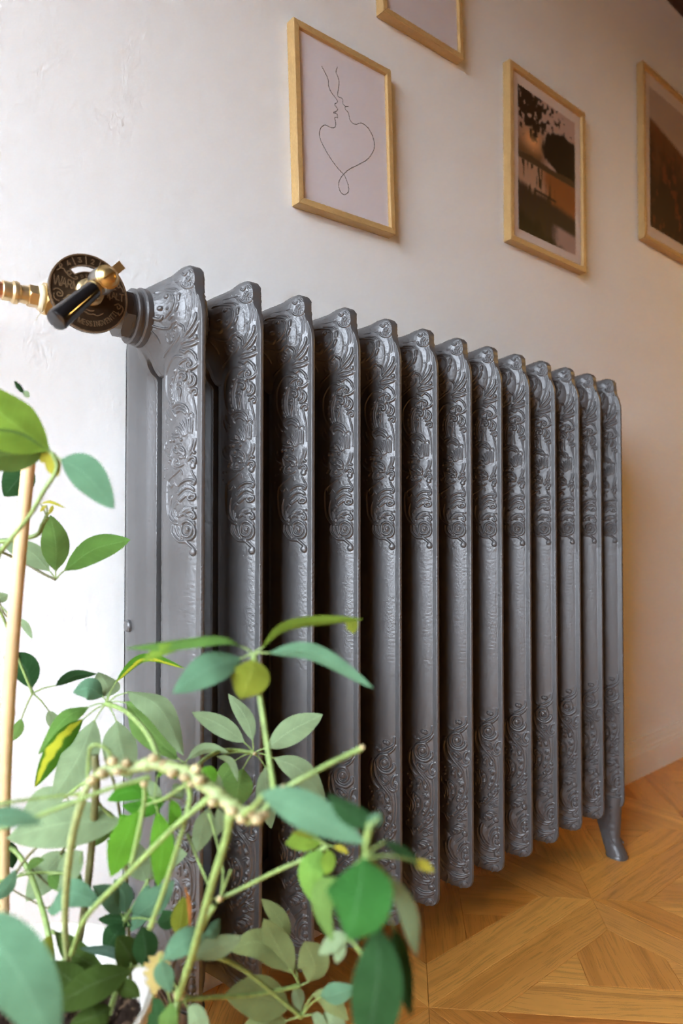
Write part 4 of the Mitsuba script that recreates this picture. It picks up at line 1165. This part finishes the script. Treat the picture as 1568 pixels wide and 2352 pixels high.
PLANT = """S bark 36 32 2105,-3054,2712 2123,-3075,2952 2160,-3113,3192 2207,-3163,3592 2238,-3200,3992 2223,-3331,4474 2200,-3452,4826 2185,-3446,5039
S stemg 28 20 1631,-3448,3026 1788,-3318,2994 1920,-3172,3124 1924,-3051,3373 1930,-2801,3536 1907,-2526,3717 1835,-2341,3878 1702,-2234,4006 1501,-2076,4346 1378,-2265,5460 1363,-2667,6322 1462,-3155,6853
S knob 35 61 2041,-3269,3008 1872,-3667,3676 1738,-4094,4287 1698,-4334,4749 1710,-4482,5048 1756,-4525,5206 1852,-4607,5295 1985,-4719,5317 2106,-4820,5348 2205,-4968,5335 2278,-5093,5306 2350,-5215,5233 2420,-5336,5155 2476,-5447,5097 2552,-5575,5089
S stemg 27 23 2235,-3687,2882 2363,-3536,2969 2428,-3466,3176 2485,-3391,3452
S stemg 31 24 2382,-4594,3013 2443,-4519,3174 2512,-4451,3327 2535,-4611,3687 2556,-4767,4019 2616,-4821,4153
S stemg 16 16 2455,-4521,2867 2667,-5622,3333 2767,-6238,3794 2753,-6501,4285 2667,-6573,4757 2574,-6636,5135 2530,-6670,5342 2515,-6726,5448
S bark 16 12 2580,-3322,2805 2534,-3313,3861 2494,-3291,4287 2436,-3254,4673 2401,-3101,4882
C stemg 18 1462,-3155,6853 1520,-3337,6989 1616,-3487,7172 1682,-3613,7359 1763,-3685,7546 1739,-3669,7676
l bright 502 25 -18,-91,38 1722,-3655,7698 1413,-3600,7931 1108,-3290,8275
l mid 436 25 -31,-66,-68 1711,-3646,7698 1375,-3496,7655 1076,-3245,7595
l yellow 125 20 -49,-87,4 1728,-3659,7676 1740,-3667,7575 1775,-3693,7489
l yellow 88 20 -53,-83,-15 1717,-3650,7683 1678,-3617,7629 1657,-3598,7604
l glauc 296 15 -79,-62,-3 1784,-3705,7626 1909,-3936,7502 2095,-4083,7219
l dark 339 20 -49,-86,-15 2037,-1837,7756 1964,-1772,7603 1842,-1664,7394
l dark 67 20 16,-87,46 1822,-2456,8367 1789,-2430,8431 1748,-2398,8503
l pale 63 20 -71,-69,-12 1812,-2448,8388 1839,-2469,8367 1859,-2485,8329
C bark 14 1554,-1672,6934 1840,-1516,6805 2068,-1572,6678 2235,-1708,6554 2339,-1792,6492
l mid 300 20 -12,-99,3 2337,-1794,6582 2333,-1799,6878 2285,-1767,7198
l leaf 289 20 -74,-67,-1 2407,-1852,6587 2653,-2063,6821 2920,-2418,6928
l pale 263 20 -21,-81,54 2286,-1751,6582 2122,-1620,6792 1863,-1409,6935
C stemg 23 1590,-1700,6889 1901,-1961,6934 1977,-2025,6952 2067,-2101,6997 2100,-2131,7092 2134,-2161,7168
l yellow 31 20 -63,-77,3 2017,-2328,7297 2095,-2393,7319 2213,-2490,7258
l yellow 35 20 -44,-87,-23 2071,-2373,7288 2045,-2350,7262 2018,-2327,7218
l yellow 39 20 -34,-93,-17 2119,-2412,7288 2106,-2400,7245 2086,-2382,7192
C bark 9 1605,-1442,6512 1786,-1587,6326 1860,-1644,6141 1932,-1702,6071
l pale 79 20 -57,-82,4 1967,-1732,6103 2033,-1784,6011 2092,-1829,5876
l pale 128 20 -48,-79,-39 1768,-1572,6289 1839,-1632,6317 1885,-1671,6345
C leaf 14 1665,-1751,6437 1827,-1746,6108 1947,-1706,5769 2029,-1767,5514 2103,-1823,5296
l dark 264 20 -45,-88,17 2095,-1818,5342 2028,-1768,5584 1859,-1630,5686
l dark 136 20 -46,-75,-47 2284,-1975,5370 2440,-2108,5477 2625,-2263,5500
l mid 128 20 -71,-70,4 2018,-1744,5027 1983,-1712,4911 1900,-1639,4767
l pale 128 20 -56,-83,0 2238,-1930,5110 2260,-1946,5027 2276,-1956,4911
C stemg 24 2186,-4756,5329 2410,-4160,5264 2583,-3523,5239 2696,-2835,5219 2636,-2525,5237
l leaf 205 30 -64,-59,50 2501,-2412,5210 2242,-2455,5140 2038,-2275,4781
l varieg 215 20 -13,-99,8 2419,-2471,5112 2147,-2631,4942 1957,-2460,4525
l pale 342 25 -48,-82,31 2508,-2545,5103 2280,-2737,4814 2083,-2562,4397
l pale 340 25 -18,-94,27 2679,-2687,5090 2667,-2802,4877 2756,-2866,4526
l mid 362 20 -77,-62,13 2785,-2650,5259 2850,-2959,5096 3107,-3164,4724
l pale 292 20 -13,-61,78 2797,-2663,5368 2922,-3155,5277 3071,-3397,4835
l varieg 104 30 -53,-76,-38 2692,-2578,5444 2924,-2778,5706 3252,-3048,5602
l glauc 231 30 -20,-87,45 2611,-2506,5309 2459,-2513,5423 2333,-2407,5379
l pale 273 30 -24,-29,93 2638,-2529,5309 2709,-2329,5375 2708,-2071,5471
C bark 12 2623,-3809,5000 2893,-3509,4833 3175,-3219,4684
l pale 122 30 -59,-77,-24 3192,-3234,4728 3325,-3348,4833 3511,-3502,4798
l mid 173 20 -22,-60,77 3124,-3178,4728 2988,-3068,4868 2818,-2799,4934
C leaf 21 2863,-4005,4845 3100,-3681,4833 3427,-3432,4803 3666,-3369,4754 3812,-3490,4722
l pale 202 15 -37,-83,41 3741,-3434,4831 3558,-3287,5002 3314,-3087,5147
l pale 171 15 -32,-79,52 3807,-3489,4849 3802,-3360,5055 3705,-3157,5287
l pale 280 15 -76,-52,39 3919,-3580,4772 4097,-3733,4948 4358,-3956,5124
l pale 250 15 -34,-80,49 3972,-3622,4677 4129,-3880,4578 4339,-4046,4240
l mid 300 20 -66,-71,24 3731,-3418,4569 3646,-3474,4444 3622,-3447,4186
l pale 218 20 -37,-91,17 3911,-3569,4596 3866,-3655,4356 3905,-3677,3986
l pale 81 20 -73,-67,-13 3417,-3422,4759 3529,-3514,4702 3586,-3556,4504
l mid 192 20 -85,-48,22 3667,-3368,4655 3583,-3293,4497 3498,-3218,4339
C bright 19 2623,-5638,5231 2700,-5447,5430 2715,-5338,5712 2741,-5234,5909 2715,-5219,6129
l leaf 132 30 -16,-41,90 2658,-5173,6174 2458,-5139,6255 1904,-4807,6204
l bright 86 30 -58,-69,44 2241,-5022,6210 2099,-4969,6197 1994,-4878,6111
l glauc 239 15 -27,-80,53 2649,-5163,6096 2363,-5185,6064 2120,-5109,5913
l olive 293 20 -49,-82,28 2708,-5213,6096 2644,-5286,5996 2590,-5237,5819
l bright 123 30 -19,-76,-62 2757,-5255,6167 2974,-5310,6320 3462,-5587,6359
l olive 101 20 -58,-81,4 3354,-5497,6339 3393,-5529,6326 3417,-5547,6245
l glauc 139 20 -82,-51,-25 2787,-5279,6135 2993,-5582,6154 3259,-5927,5925
C bright 18 2552,-5575,5107 2630,-5644,5255 2663,-5673,5285 2776,-5769,5365 2955,-5855,5451 3141,-5948,5531
C stemg 16 2407,-5586,5155 2308,-5900,5351 2225,-6095,5484
l glauc 213 10 -81,-57,14 2205,-6079,5492 2326,-6373,5452 2558,-6627,5287
C stemg 19 2568,-6631,5135 2530,-6669,5306 2512,-6723,5436
l dark 130 20 -43,-25,86 2552,-6757,5472 2499,-6647,5451 2456,-6418,5524
l glauc 83 20 -53,-83,-15 2503,-6715,5436 2530,-6738,5460 2551,-6757,5501
C stemg 20 2604,-6591,4961 2565,-6627,5110 2526,-6663,5228
l gloss 362 12 -72,-45,53 2522,-6661,5238 2366,-6787,5114 2330,-6752,4896
l dark 282 15 -83,-55,8 2552,-6741,4900 2484,-6807,4633 2468,-6716,4176
l dark 128 15 -29,-96,-3 2726,-6688,4787 2804,-6680,4506 2846,-6707,4242
l pale 124 15 -79,-55,-28 2725,-6629,5071 2844,-6658,4855 2936,-6660,4530
l dark 69 20 -50,-80,-34 2641,-6696,5306 2759,-6727,5209 2879,-6759,5109
l yellow 64 20 -60,-77,-22 2829,-6745,5157 2892,-6770,5109 2933,-6803,5076
l mid 170 20 -96,-24,-10 2601,-6394,4981 2556,-6221,4797 2614,-6262,4546
C bright 16 2631,-4835,4193 2789,-4969,4294 2936,-5227,4479 3056,-5395,4589 3153,-5545,4710
l bright 157 15 -53,-63,57 3119,-5516,4723 3024,-5438,4755 2913,-5345,4723
l shiny 191 15 -78,-56,28 3124,-5519,4684 2996,-5540,4574 3023,-5556,4328
l bright 112 15 -67,-47,58 3154,-5544,4684 3092,-5621,4622 3069,-5600,4543
l olive 47 15 -37,-70,61 3073,-5479,4765 3023,-5439,4797 2949,-5377,4807
l yellow 47 15 -58,-81,12 3186,-5571,4701 3236,-5612,4684 3273,-5643,4646
C stemg 11 2748,-6499,4388 2820,-6300,4417 2888,-6096,4398
l pale 109 15 -75,-41,52 2888,-6096,4398 2823,-6041,4375 2741,-5970,4284
l pale 86 15 -88,-45,17 2878,-6086,4361 2845,-6058,4319 2829,-6042,4228
C leaf 18 2534,-4469,3292 2850,-4468,3170 3210,-4504,3054 3611,-4576,2992
l olivel 265 20 -16,-59,79 3550,-4529,3139 3344,-4364,3375 3116,-4173,3317
l olivel 251 20 -50,-86,7 3568,-4543,3093 3464,-4462,3317 3359,-4383,3588
l olivel 162 20 -62,-78,-1 3646,-4352,3252 3575,-4299,3472 3450,-4200,3656
l olivel 291 20 -41,-91,0 3670,-4626,3016 3710,-4663,3163 3641,-4612,3387
C leaf 18 2583,-4519,3623 2795,-4563,3559 3067,-4523,3329 3324,-4534,3053 3627,-4581,2714
l olivel 340 20 -3,-81,58 3554,-4523,2807 3295,-4442,2961 2997,-4327,3054
l olivel 228 20 -38,-43,82 3532,-4501,2679 3298,-4438,2726 3139,-4302,2600
l olivel 163 20 -71,-64,28 3695,-4644,2915 3749,-4819,2923 3883,-4925,2752
l glauc 172 20 -96,-27,-1 3627,-4851,3031 3649,-5002,3119 3723,-5197,3250
l pale 138 20 -75,-58,32 3695,-4638,2737 3678,-4755,2733 3733,-4795,2543
l pale 124 20 -11,-98,14 3626,-4582,2768 3603,-4567,2892 3572,-4544,3000
l pale 187 20 -73,-62,29 3769,-4700,2737 3766,-4828,2752 3871,-4910,2543
C glauc 23 1514,-3880,3315 970,-4755,4254 796,-5278,4852
l glauc 329 12 -50,-81,30 820,-5367,5000 981,-5690,4769 1143,-5813,4340
C glauc 14 796,-5278,4852 717,-5352,5237 785,-5416,5492
l glauc 118 20 -52,-85,-3 820,-5446,5504 963,-5565,5520 1117,-5627,5466
C stemg 12 2237,-3352,4788 2249,-3356,4592 2401,-3347,4391 2469,-3403,4359
l pale 397 15 -41,-69,60 2463,-3398,4359 1991,-3268,4439 1589,-2929,4304
l mid 107 20 -76,-59,26 2460,-3262,4246 2373,-3189,4206 2288,-3114,4084
C bark 12 2298,-3140,4714 2121,-2984,4429 1937,-2824,4145 1815,-2717,3974 1720,-2500,3686
l mid 84 20 -65,-76,1 1851,-2613,3818 1907,-2662,3892 1977,-2720,3917
C stemg 12 1482,-2565,3772 1604,-2668,3816 1817,-2715,3828 2004,-2739,3793 2220,-2918,3768
l leaf 141 20 -48,-87,12 2004,-2739,3777 2062,-2785,3706 2108,-2821,3603
l pale 246 20 -81,-57,15 2255,-2954,3995 2162,-2872,3851 2063,-2784,3620
l olivel 202 20 -81,-48,34 2220,-2918,3760 2180,-2883,3686 2101,-2816,3624
l glauc 140 20 -38,-89,-25 1481,-2823,3743 1583,-2911,3839 1658,-2979,4021
l dark 159 20 17,-97,17 1859,-2093,3628 1840,-2082,3781 1801,-2053,3913
C bark 9 1802,-2314,3899 1952,-2433,3716 2068,-2526,3580 2151,-2593,3516
C bark 8 1774,-2281,3546 1906,-2388,3444 2007,-2602,3415 2034,-2755,3447
l glauc 259 15 -69,-17,70 1877,-3151,3658 1962,-3489,3929 2170,-3660,3824
C stemg 16 2428,-3466,3176 2481,-3383,3312 2488,-3393,3464
l glauc 188 20 13,-95,29 2463,-3374,3512 2351,-3417,3727 2220,-3311,3825
l glauc 182 20 -1,-98,19 2493,-3400,3520 2482,-3394,3672 2409,-3338,3832
l glauc 246 20 -72,-68,-14 2531,-3430,3480 2624,-3642,3648 2787,-3785,3876
l dark 242 20 -60,-63,48 2448,-3491,3471 2338,-3528,3433 2275,-3471,3279
l dark 176 20 -68,-73,8 2628,-3773,3557 2687,-3823,3569 2746,-3874,3646
l dark 132 20 -51,-10,85 2491,-3526,3459 2439,-3353,3472 2337,-3137,3414
C stemg 15 2129,-3344,3085 2240,-3569,3152 2373,-3814,3285
l glaucd 88 20 -20,-59,78 2381,-3822,3323 2228,-3696,3424 2032,-3534,3450
l dark 216 20 -21,-98,1 2417,-3982,3351 2429,-3996,3505 2398,-3976,3696
l deep 270 20 -44,-57,69 2306,-4021,3394 1971,-4003,3407 1711,-3781,3212
l deep 233 20 -60,-71,37 2045,-3798,3170 1938,-3581,3248 1801,-3470,3402
l deep 239 20 -39,-56,73 2135,-4002,3162 1988,-4009,3153 1841,-3886,3094
l deep 232 20 1,-98,21 2374,-3813,3237 2372,-3815,3368 2283,-3746,3555
l olive 178 20 -17,-98,-14 1766,-3304,3162 1783,-3324,3330 1835,-3373,3562
l deep 132 20 -45,-84,31 2149,-4019,3364 2253,-4104,3293 2314,-4153,3240
C stemg 14 2338,-5011,5238 2321,-4731,5064 2392,-4395,4894 2425,-4159,4788
l vivid 246 12 -63,-76,17 2334,-4082,4723 2195,-4091,4517 2115,-4015,4219
l vivid 196 12 -57,-81,15 2446,-4174,4716 2433,-4287,4446 2410,-4259,4141
l vivid 112 12 -59,-81,-2 2573,-4152,4773 2603,-4173,4644 2577,-4147,4479
l vividd 164 20 -53,-56,64 2440,-4041,4791 2312,-3936,4846 2160,-3808,4762
l vivid 135 20 -46,-56,69 2384,-3859,4602 2342,-3822,4508 2283,-3776,4602
l vivid 138 20 18,-94,-30 2523,-3985,4938 2684,-3858,4923 2744,-3905,4826
l vividd 164 20 -69,-37,62 2628,-3935,4673 2525,-3716,4574 2376,-3592,4594
l pale 213 20 -65,-76,-2 2636,-3553,4751 2654,-3563,4591 2677,-3578,4423
l pale 124 20 -3,-94,35 2791,-3940,4652 2745,-3904,4749 2724,-3888,4787
C pale 15 2095,-4809,5253 1828,-4715,5207 1558,-4618,5131 1253,-4492,5039 1049,-4320,4964
C pale 12 1745,-4514,5137 1472,-4417,5145 1209,-4328,5146 1023,-4172,5131
C stemg 20 2374,-5234,5187 2188,-5007,4935 1995,-4707,4574 1866,-4328,4193 1862,-4057,3926 1915,-3699,3531
C pale 16 2067,-4784,5212 2062,-4775,5048 2031,-4743,4827 2000,-4711,4622
C stemg 19 2274,-5022,5250 2295,-5036,5116 2241,-4983,4819 2186,-4862,4448 2153,-4695,4104
C stemg 29 2444,-5355,5076 2444,-5284,4865 2407,-5180,4563 2394,-5028,4195 2430,-4786,3782 2456,-4536,3379
C stemg 13 1882,-4635,5370 1862,-4620,5440 1813,-4580,5484 1760,-4535,5471 1785,-4422,5297 1780,-4413,5142
C stemg 14 2512,-4451,3327 2381,-4476,3482 2339,-4446,3636
l witherd 194 20 -67,-74,-1 2356,-4463,3738 2327,-4434,3584 2308,-4413,3397
l glauc 182 20 -51,-62,60 2578,-4783,3925 2400,-4766,3946 2268,-4652,3798
l pale 178 20 -67,-73,14 2551,-4492,3658 2716,-4631,3693 2891,-4780,3790
l glauc 112 20 -13,-93,33 2661,-4588,3797 2714,-4633,3832 2804,-4579,3878
l glauc 154 20 -60,-80,-1 2268,-4652,3798 2277,-4656,3683 2322,-4690,3552
l olive 167 20 -37,-93,-7 2680,-4077,3555 2698,-4096,3704 2716,-4116,3891
l dried 37 20 -40,-92,1 2720,-4122,3981 2751,-4144,3835 2760,-4145,3611
l pale 158 20 -66,-65,38 2514,-4583,3304 2520,-4717,3281 2586,-4767,3114
l mid 158 20 -71,-62,34 2414,-4500,3345 2352,-4577,3281 2342,-4563,3080
l dark 149 20 -70,-64,32 2390,-4217,3240 2375,-4333,3171 2325,-4285,2962
C stemg 14 2525,-5030,5023 2764,-4572,4800 3000,-4112,4613
l pale 195 15 -73,-68,2 3076,-3912,4491 3035,-3873,4311 2971,-3813,4063
l pale 106 15 -66,-75,-2 3131,-3958,4491 3148,-3969,4371 3120,-3941,4223
l vivid 141 15 -51,-86,8 2912,-4048,4923 2967,-4092,4865 2992,-4110,4768
l pale 162 15 -51,-86,7 3034,-3887,4831 3097,-3936,4711 3155,-3980,4583
C leaf 11 2731,-4144,4433 2749,-4284,4277 2726,-4523,4162 2655,-4723,4148
C stemg 11 2873,-4266,4602 2832,-4489,4434 2766,-4691,4319 2656,-4857,4220
C bright 10 2651,-4852,4207 2676,-4875,4304 2710,-4907,4428
C stemg 11 1920,-3172,3124 1941,-3456,3368 1949,-3596,3468
C bark 12 2259,-3230,4431 2220,-2931,4222 2162,-2613,3878
l pale 303 20 -73,-68,8 2194,-2641,3899 2066,-2529,3708 1907,-2387,3410
l mid 181 20 -50,-86,6 2162,-2613,3857 2230,-2664,3665 2332,-2741,3410
C stemg 16 2125,-3216,3255 2041,-3017,3312 2011,-2862,3292
l deep 200 20 -76,-31,57 1995,-2980,3352 2067,-3298,3279 2201,-3670,3255
C stemg 16 2200,-3453,4865 2246,-2964,4635 2187,-2649,4431
l pale 264 20 -73,-58,38 2187,-2649,4431 2024,-2513,4389 1847,-2360,4218
l mid 220 20 -55,-84,-2 2220,-2676,4389 2257,-2699,4133 2227,-2668,3878
C stemg 16 2445,-3489,3510 2631,-3387,3617 2734,-3346,3727
l pale 262 20 -27,-63,73 2734,-3345,3706 2685,-3049,3878 2504,-2901,4006
l pale 244 20 -22,-94,25 2750,-3359,3727 2980,-3293,3835 3110,-3403,3878
l glauc 190 20 -56,-65,51 2692,-3441,3739 2621,-3508,3592 2492,-3525,3412
K 1844,-4734,5405 46
K 2067,-4920,5424 46
K 2148,-5051,5337 46
K 2277,-5159,5367 46
K 2273,-5219,5306 48
K 2320,-5319,5175 42
K 2396,-5447,5136 47
K 2425,-5535,5105 44
K 2479,-5645,5126 52
K 1755,-4590,5250 44
K 2255,-5138,5263 34
K 2634,-5715,5310 32
K 3128,-5963,5543 24
K 2038,-4826,5225 31
K 1696,-4473,5130 32
K 2038,-3272,3217 43
K 2466,-4545,3397 55
K 2623,-4894,4234 30
K 3795,-3541,4735 27
K 1809,-4637,5303 44
K 1940,-4748,5375 41
K 2145,-4918,5375 41
K 2219,-5109,5309 43
K 2398,-5344,5154 39
K 2484,-5545,5127 41
K 2535,-5627,5128 44
K 1874,-4756,5331 37"""


def vecs(ts):
    return np.array([[float(c) for c in t.split(',')] for t in ts]) * 1e-4


def leaf_mesh(pts, width, nrm, fold, seed, torn=0.0):
    """An elliptic leaflet on a short stalk, arched along its points, folded a little at the midrib, slightly wavy at the edge."""
    c = spline(pts, 10)
    s = np.concatenate([[0], np.cumsum(np.linalg.norm(np.diff(c, axis=0), axis=1))])
    n = 19
    u = np.linspace(0, 1, n)
    c = np.stack([np.interp(u * s[-1], s, c[:, i]) for i in range(3)], 1)
    t = np.gradient(c, axis=0)
    t /= np.linalg.norm(t, axis=1, keepdims=True)
    N = nrm - t * (t @ nrm)[:, None]
    N /= np.linalg.norm(N, axis=1, keepdims=True)
    B = np.cross(t, N)
    wu = np.clip((u - .03) / .97, 0, 1)
    half = width / 2 * np.sin(np.pi * np.clip(wu, 0, 1) ** .86) ** .78
    half = np.maximum(half * (1 + torn * np.sin(u * 34)), .0003)
    half[-1] = .0002
    cols = np.linspace(-1, 1, 9)
    r = np.random.default_rng(seed)
    ph = r.random(2) * 6.28
    V, UV = [], []
    for i in range(n):
        for k in cols:
            wave = math.sin(u[i] * 9 + ph[int(k > 0)]) * .05 * abs(k) ** 2 * width
            V.append(c[i] + B[i] * half[i] * k - N[i] * (abs(k) * half[i] * fold - wave * .5 - .15 * fold * half[i] * k * k))
            UV.append((u[i], k))
    m = len(cols)
    F = []
    for i in range(n - 1):
        for j in range(m - 1):
            a = i * m + j
            F += [[a, a + 1, a + m + 1], [a, a + m + 1, a + m]]
    return trimesh.Trimesh(V, F, process=False), np.array(UV)


stems = leaves = lets = scars = 0
rows = [l.split() for l in PLANT.strip().split('\n')]
holder, hub = None, None
for li, t in enumerate(rows):
    if t[0] == 'S':
        p = spline(vecs(t[4:]), 10)
        r = np.linspace(float(t[2]), float(t[3]), len(p)) * 1e-4
        if t[1] == 'knob':   # a thick branch, swollen at its old leaf joints
            w = np.arange(len(p)) / len(p)
            r = r * (1 + .22 * np.maximum(0, np.sin(w * 2 * np.pi * 15)) * (w > .4)) * np.where(w > .4, .85, .7)
        put('potted_plant__' + nth('stem', stems), tube(p, r, 14), 'leaf_' + t[1], True)
        stems += 1
    elif t[0] == 'C':
        p = spline(vecs(t[3:]), 10)
        w = np.linspace(0, 1, len(p))
        r = float(t[2]) * 1e-4 * (1.0 + .45 * np.exp(-(w / .06) ** 2) + .25 * np.exp(-((1 - w) / .04) ** 2))
        holder = 'potted_plant__' + nth('leaf', leaves)
        bs = t[1] if t[1] in ('stemg', 'bark', 'knob') else 'stemg'
        put(holder, tube(p, r, 10), 'leaf_' + bs, True)
        hub = p[-1]
        leaves += 1
        lets = 0
    elif t[0] == 'l':
        pts = vecs(t[5:])
        nrm = np.array([float(c) for c in t[4].split(',')]) / 100
        m, uv = leaf_mesh(pts, float(t[2]) * 1e-4, nrm, float(t[3]) / 100, li, .35 if t[1] == 'witherd' else 0.0)
        key = f'{holder}__' + nth('leaflet', lets)
        put(key, m, 'leaf_' + t[1], True, uv=uv)
        gap = np.linalg.norm(pts[0] - hub)
        if .002 < gap < .05:   # the leaflet's stalk to the hub
            mid = (pts[0] + hub) / 2 + [0, 0, gap * .06]
            st = tube(spline([hub, mid, pts[0] + (pts[1] - pts[0]) * .08], 6), np.linspace(.0009, .0006, 13), 8)
            put(f'{holder}__' + nth('leaflet_stalk', lets), st, 'leaf_stemg', True)
        lets += 1
    else:
        m = trimesh.creation.icosphere(2, float(t[2]) * .84e-4)
        m.vertices *= 1 + .35 * (meshkit.noise(m.vertices * 260 + li) - .5)[:, None]
        m.apply_scale([1, .9, .8])
        m.apply_translation(vecs(t[1:2])[0])
        put('potted_plant__' + nth('leaf_scar', scars), m, 'leaf_scar', True)
        scars += 1
says('potted_plant', 'sprawling green umbrella plant in a white pot before the radiator', 'potted plant')
labels['potted_plant__soil'] = {'label': 'dark crumbly potting soil'}
labels['potted_plant__leaf_scar'] = {'label': 'peach-coloured knob on the branch'}
for k in [k for k in scene if k.startswith('potted_plant__') and isinstance(scene[k].get('bsdf'), dict)]:
    b = scene[k]['bsdf'].get('id')
    if b == 'leaf_witherd':
        labels[k] = {'label': 'withered yellow leaflet'}
    elif b == 'leaf_varieg':
        labels[k] = {'label': 'leaflet with a yellow stripe'}


def bamboo(p, n, uv):
    g = fbm(p.x * 120, p.y * 120, p.z * 6, 3)
    return mix((0.62, 0.41, 0.20), (0.78, 0.58, 0.33), g)


mat('bamboo', principled(proc(bamboo), 0.42, specular=0.4))
cane = spline(vecs("1737,-2225,2644 1733,-2231,2984 1723,-2255,4133 1745,-2230,4926 1792,-2229,5817 1844,-2230,6634 1913,-2248,7551 1929,-2269,7814".split()), 12)
s = np.linspace(0, 1, len(cane))
r = .0064 * (1 + .10 * np.exp(-((s - .475) / .006) ** 2) + .06 * np.exp(-((s - .90) / .006) ** 2))
cane_mesh = tube(cane, r, 20)
put('bamboo_stake', cane_mesh, 'bamboo', 40)
says('bamboo_stake', 'pale bamboo cane stuck upright in the plant pot at the left edge', 'stake')
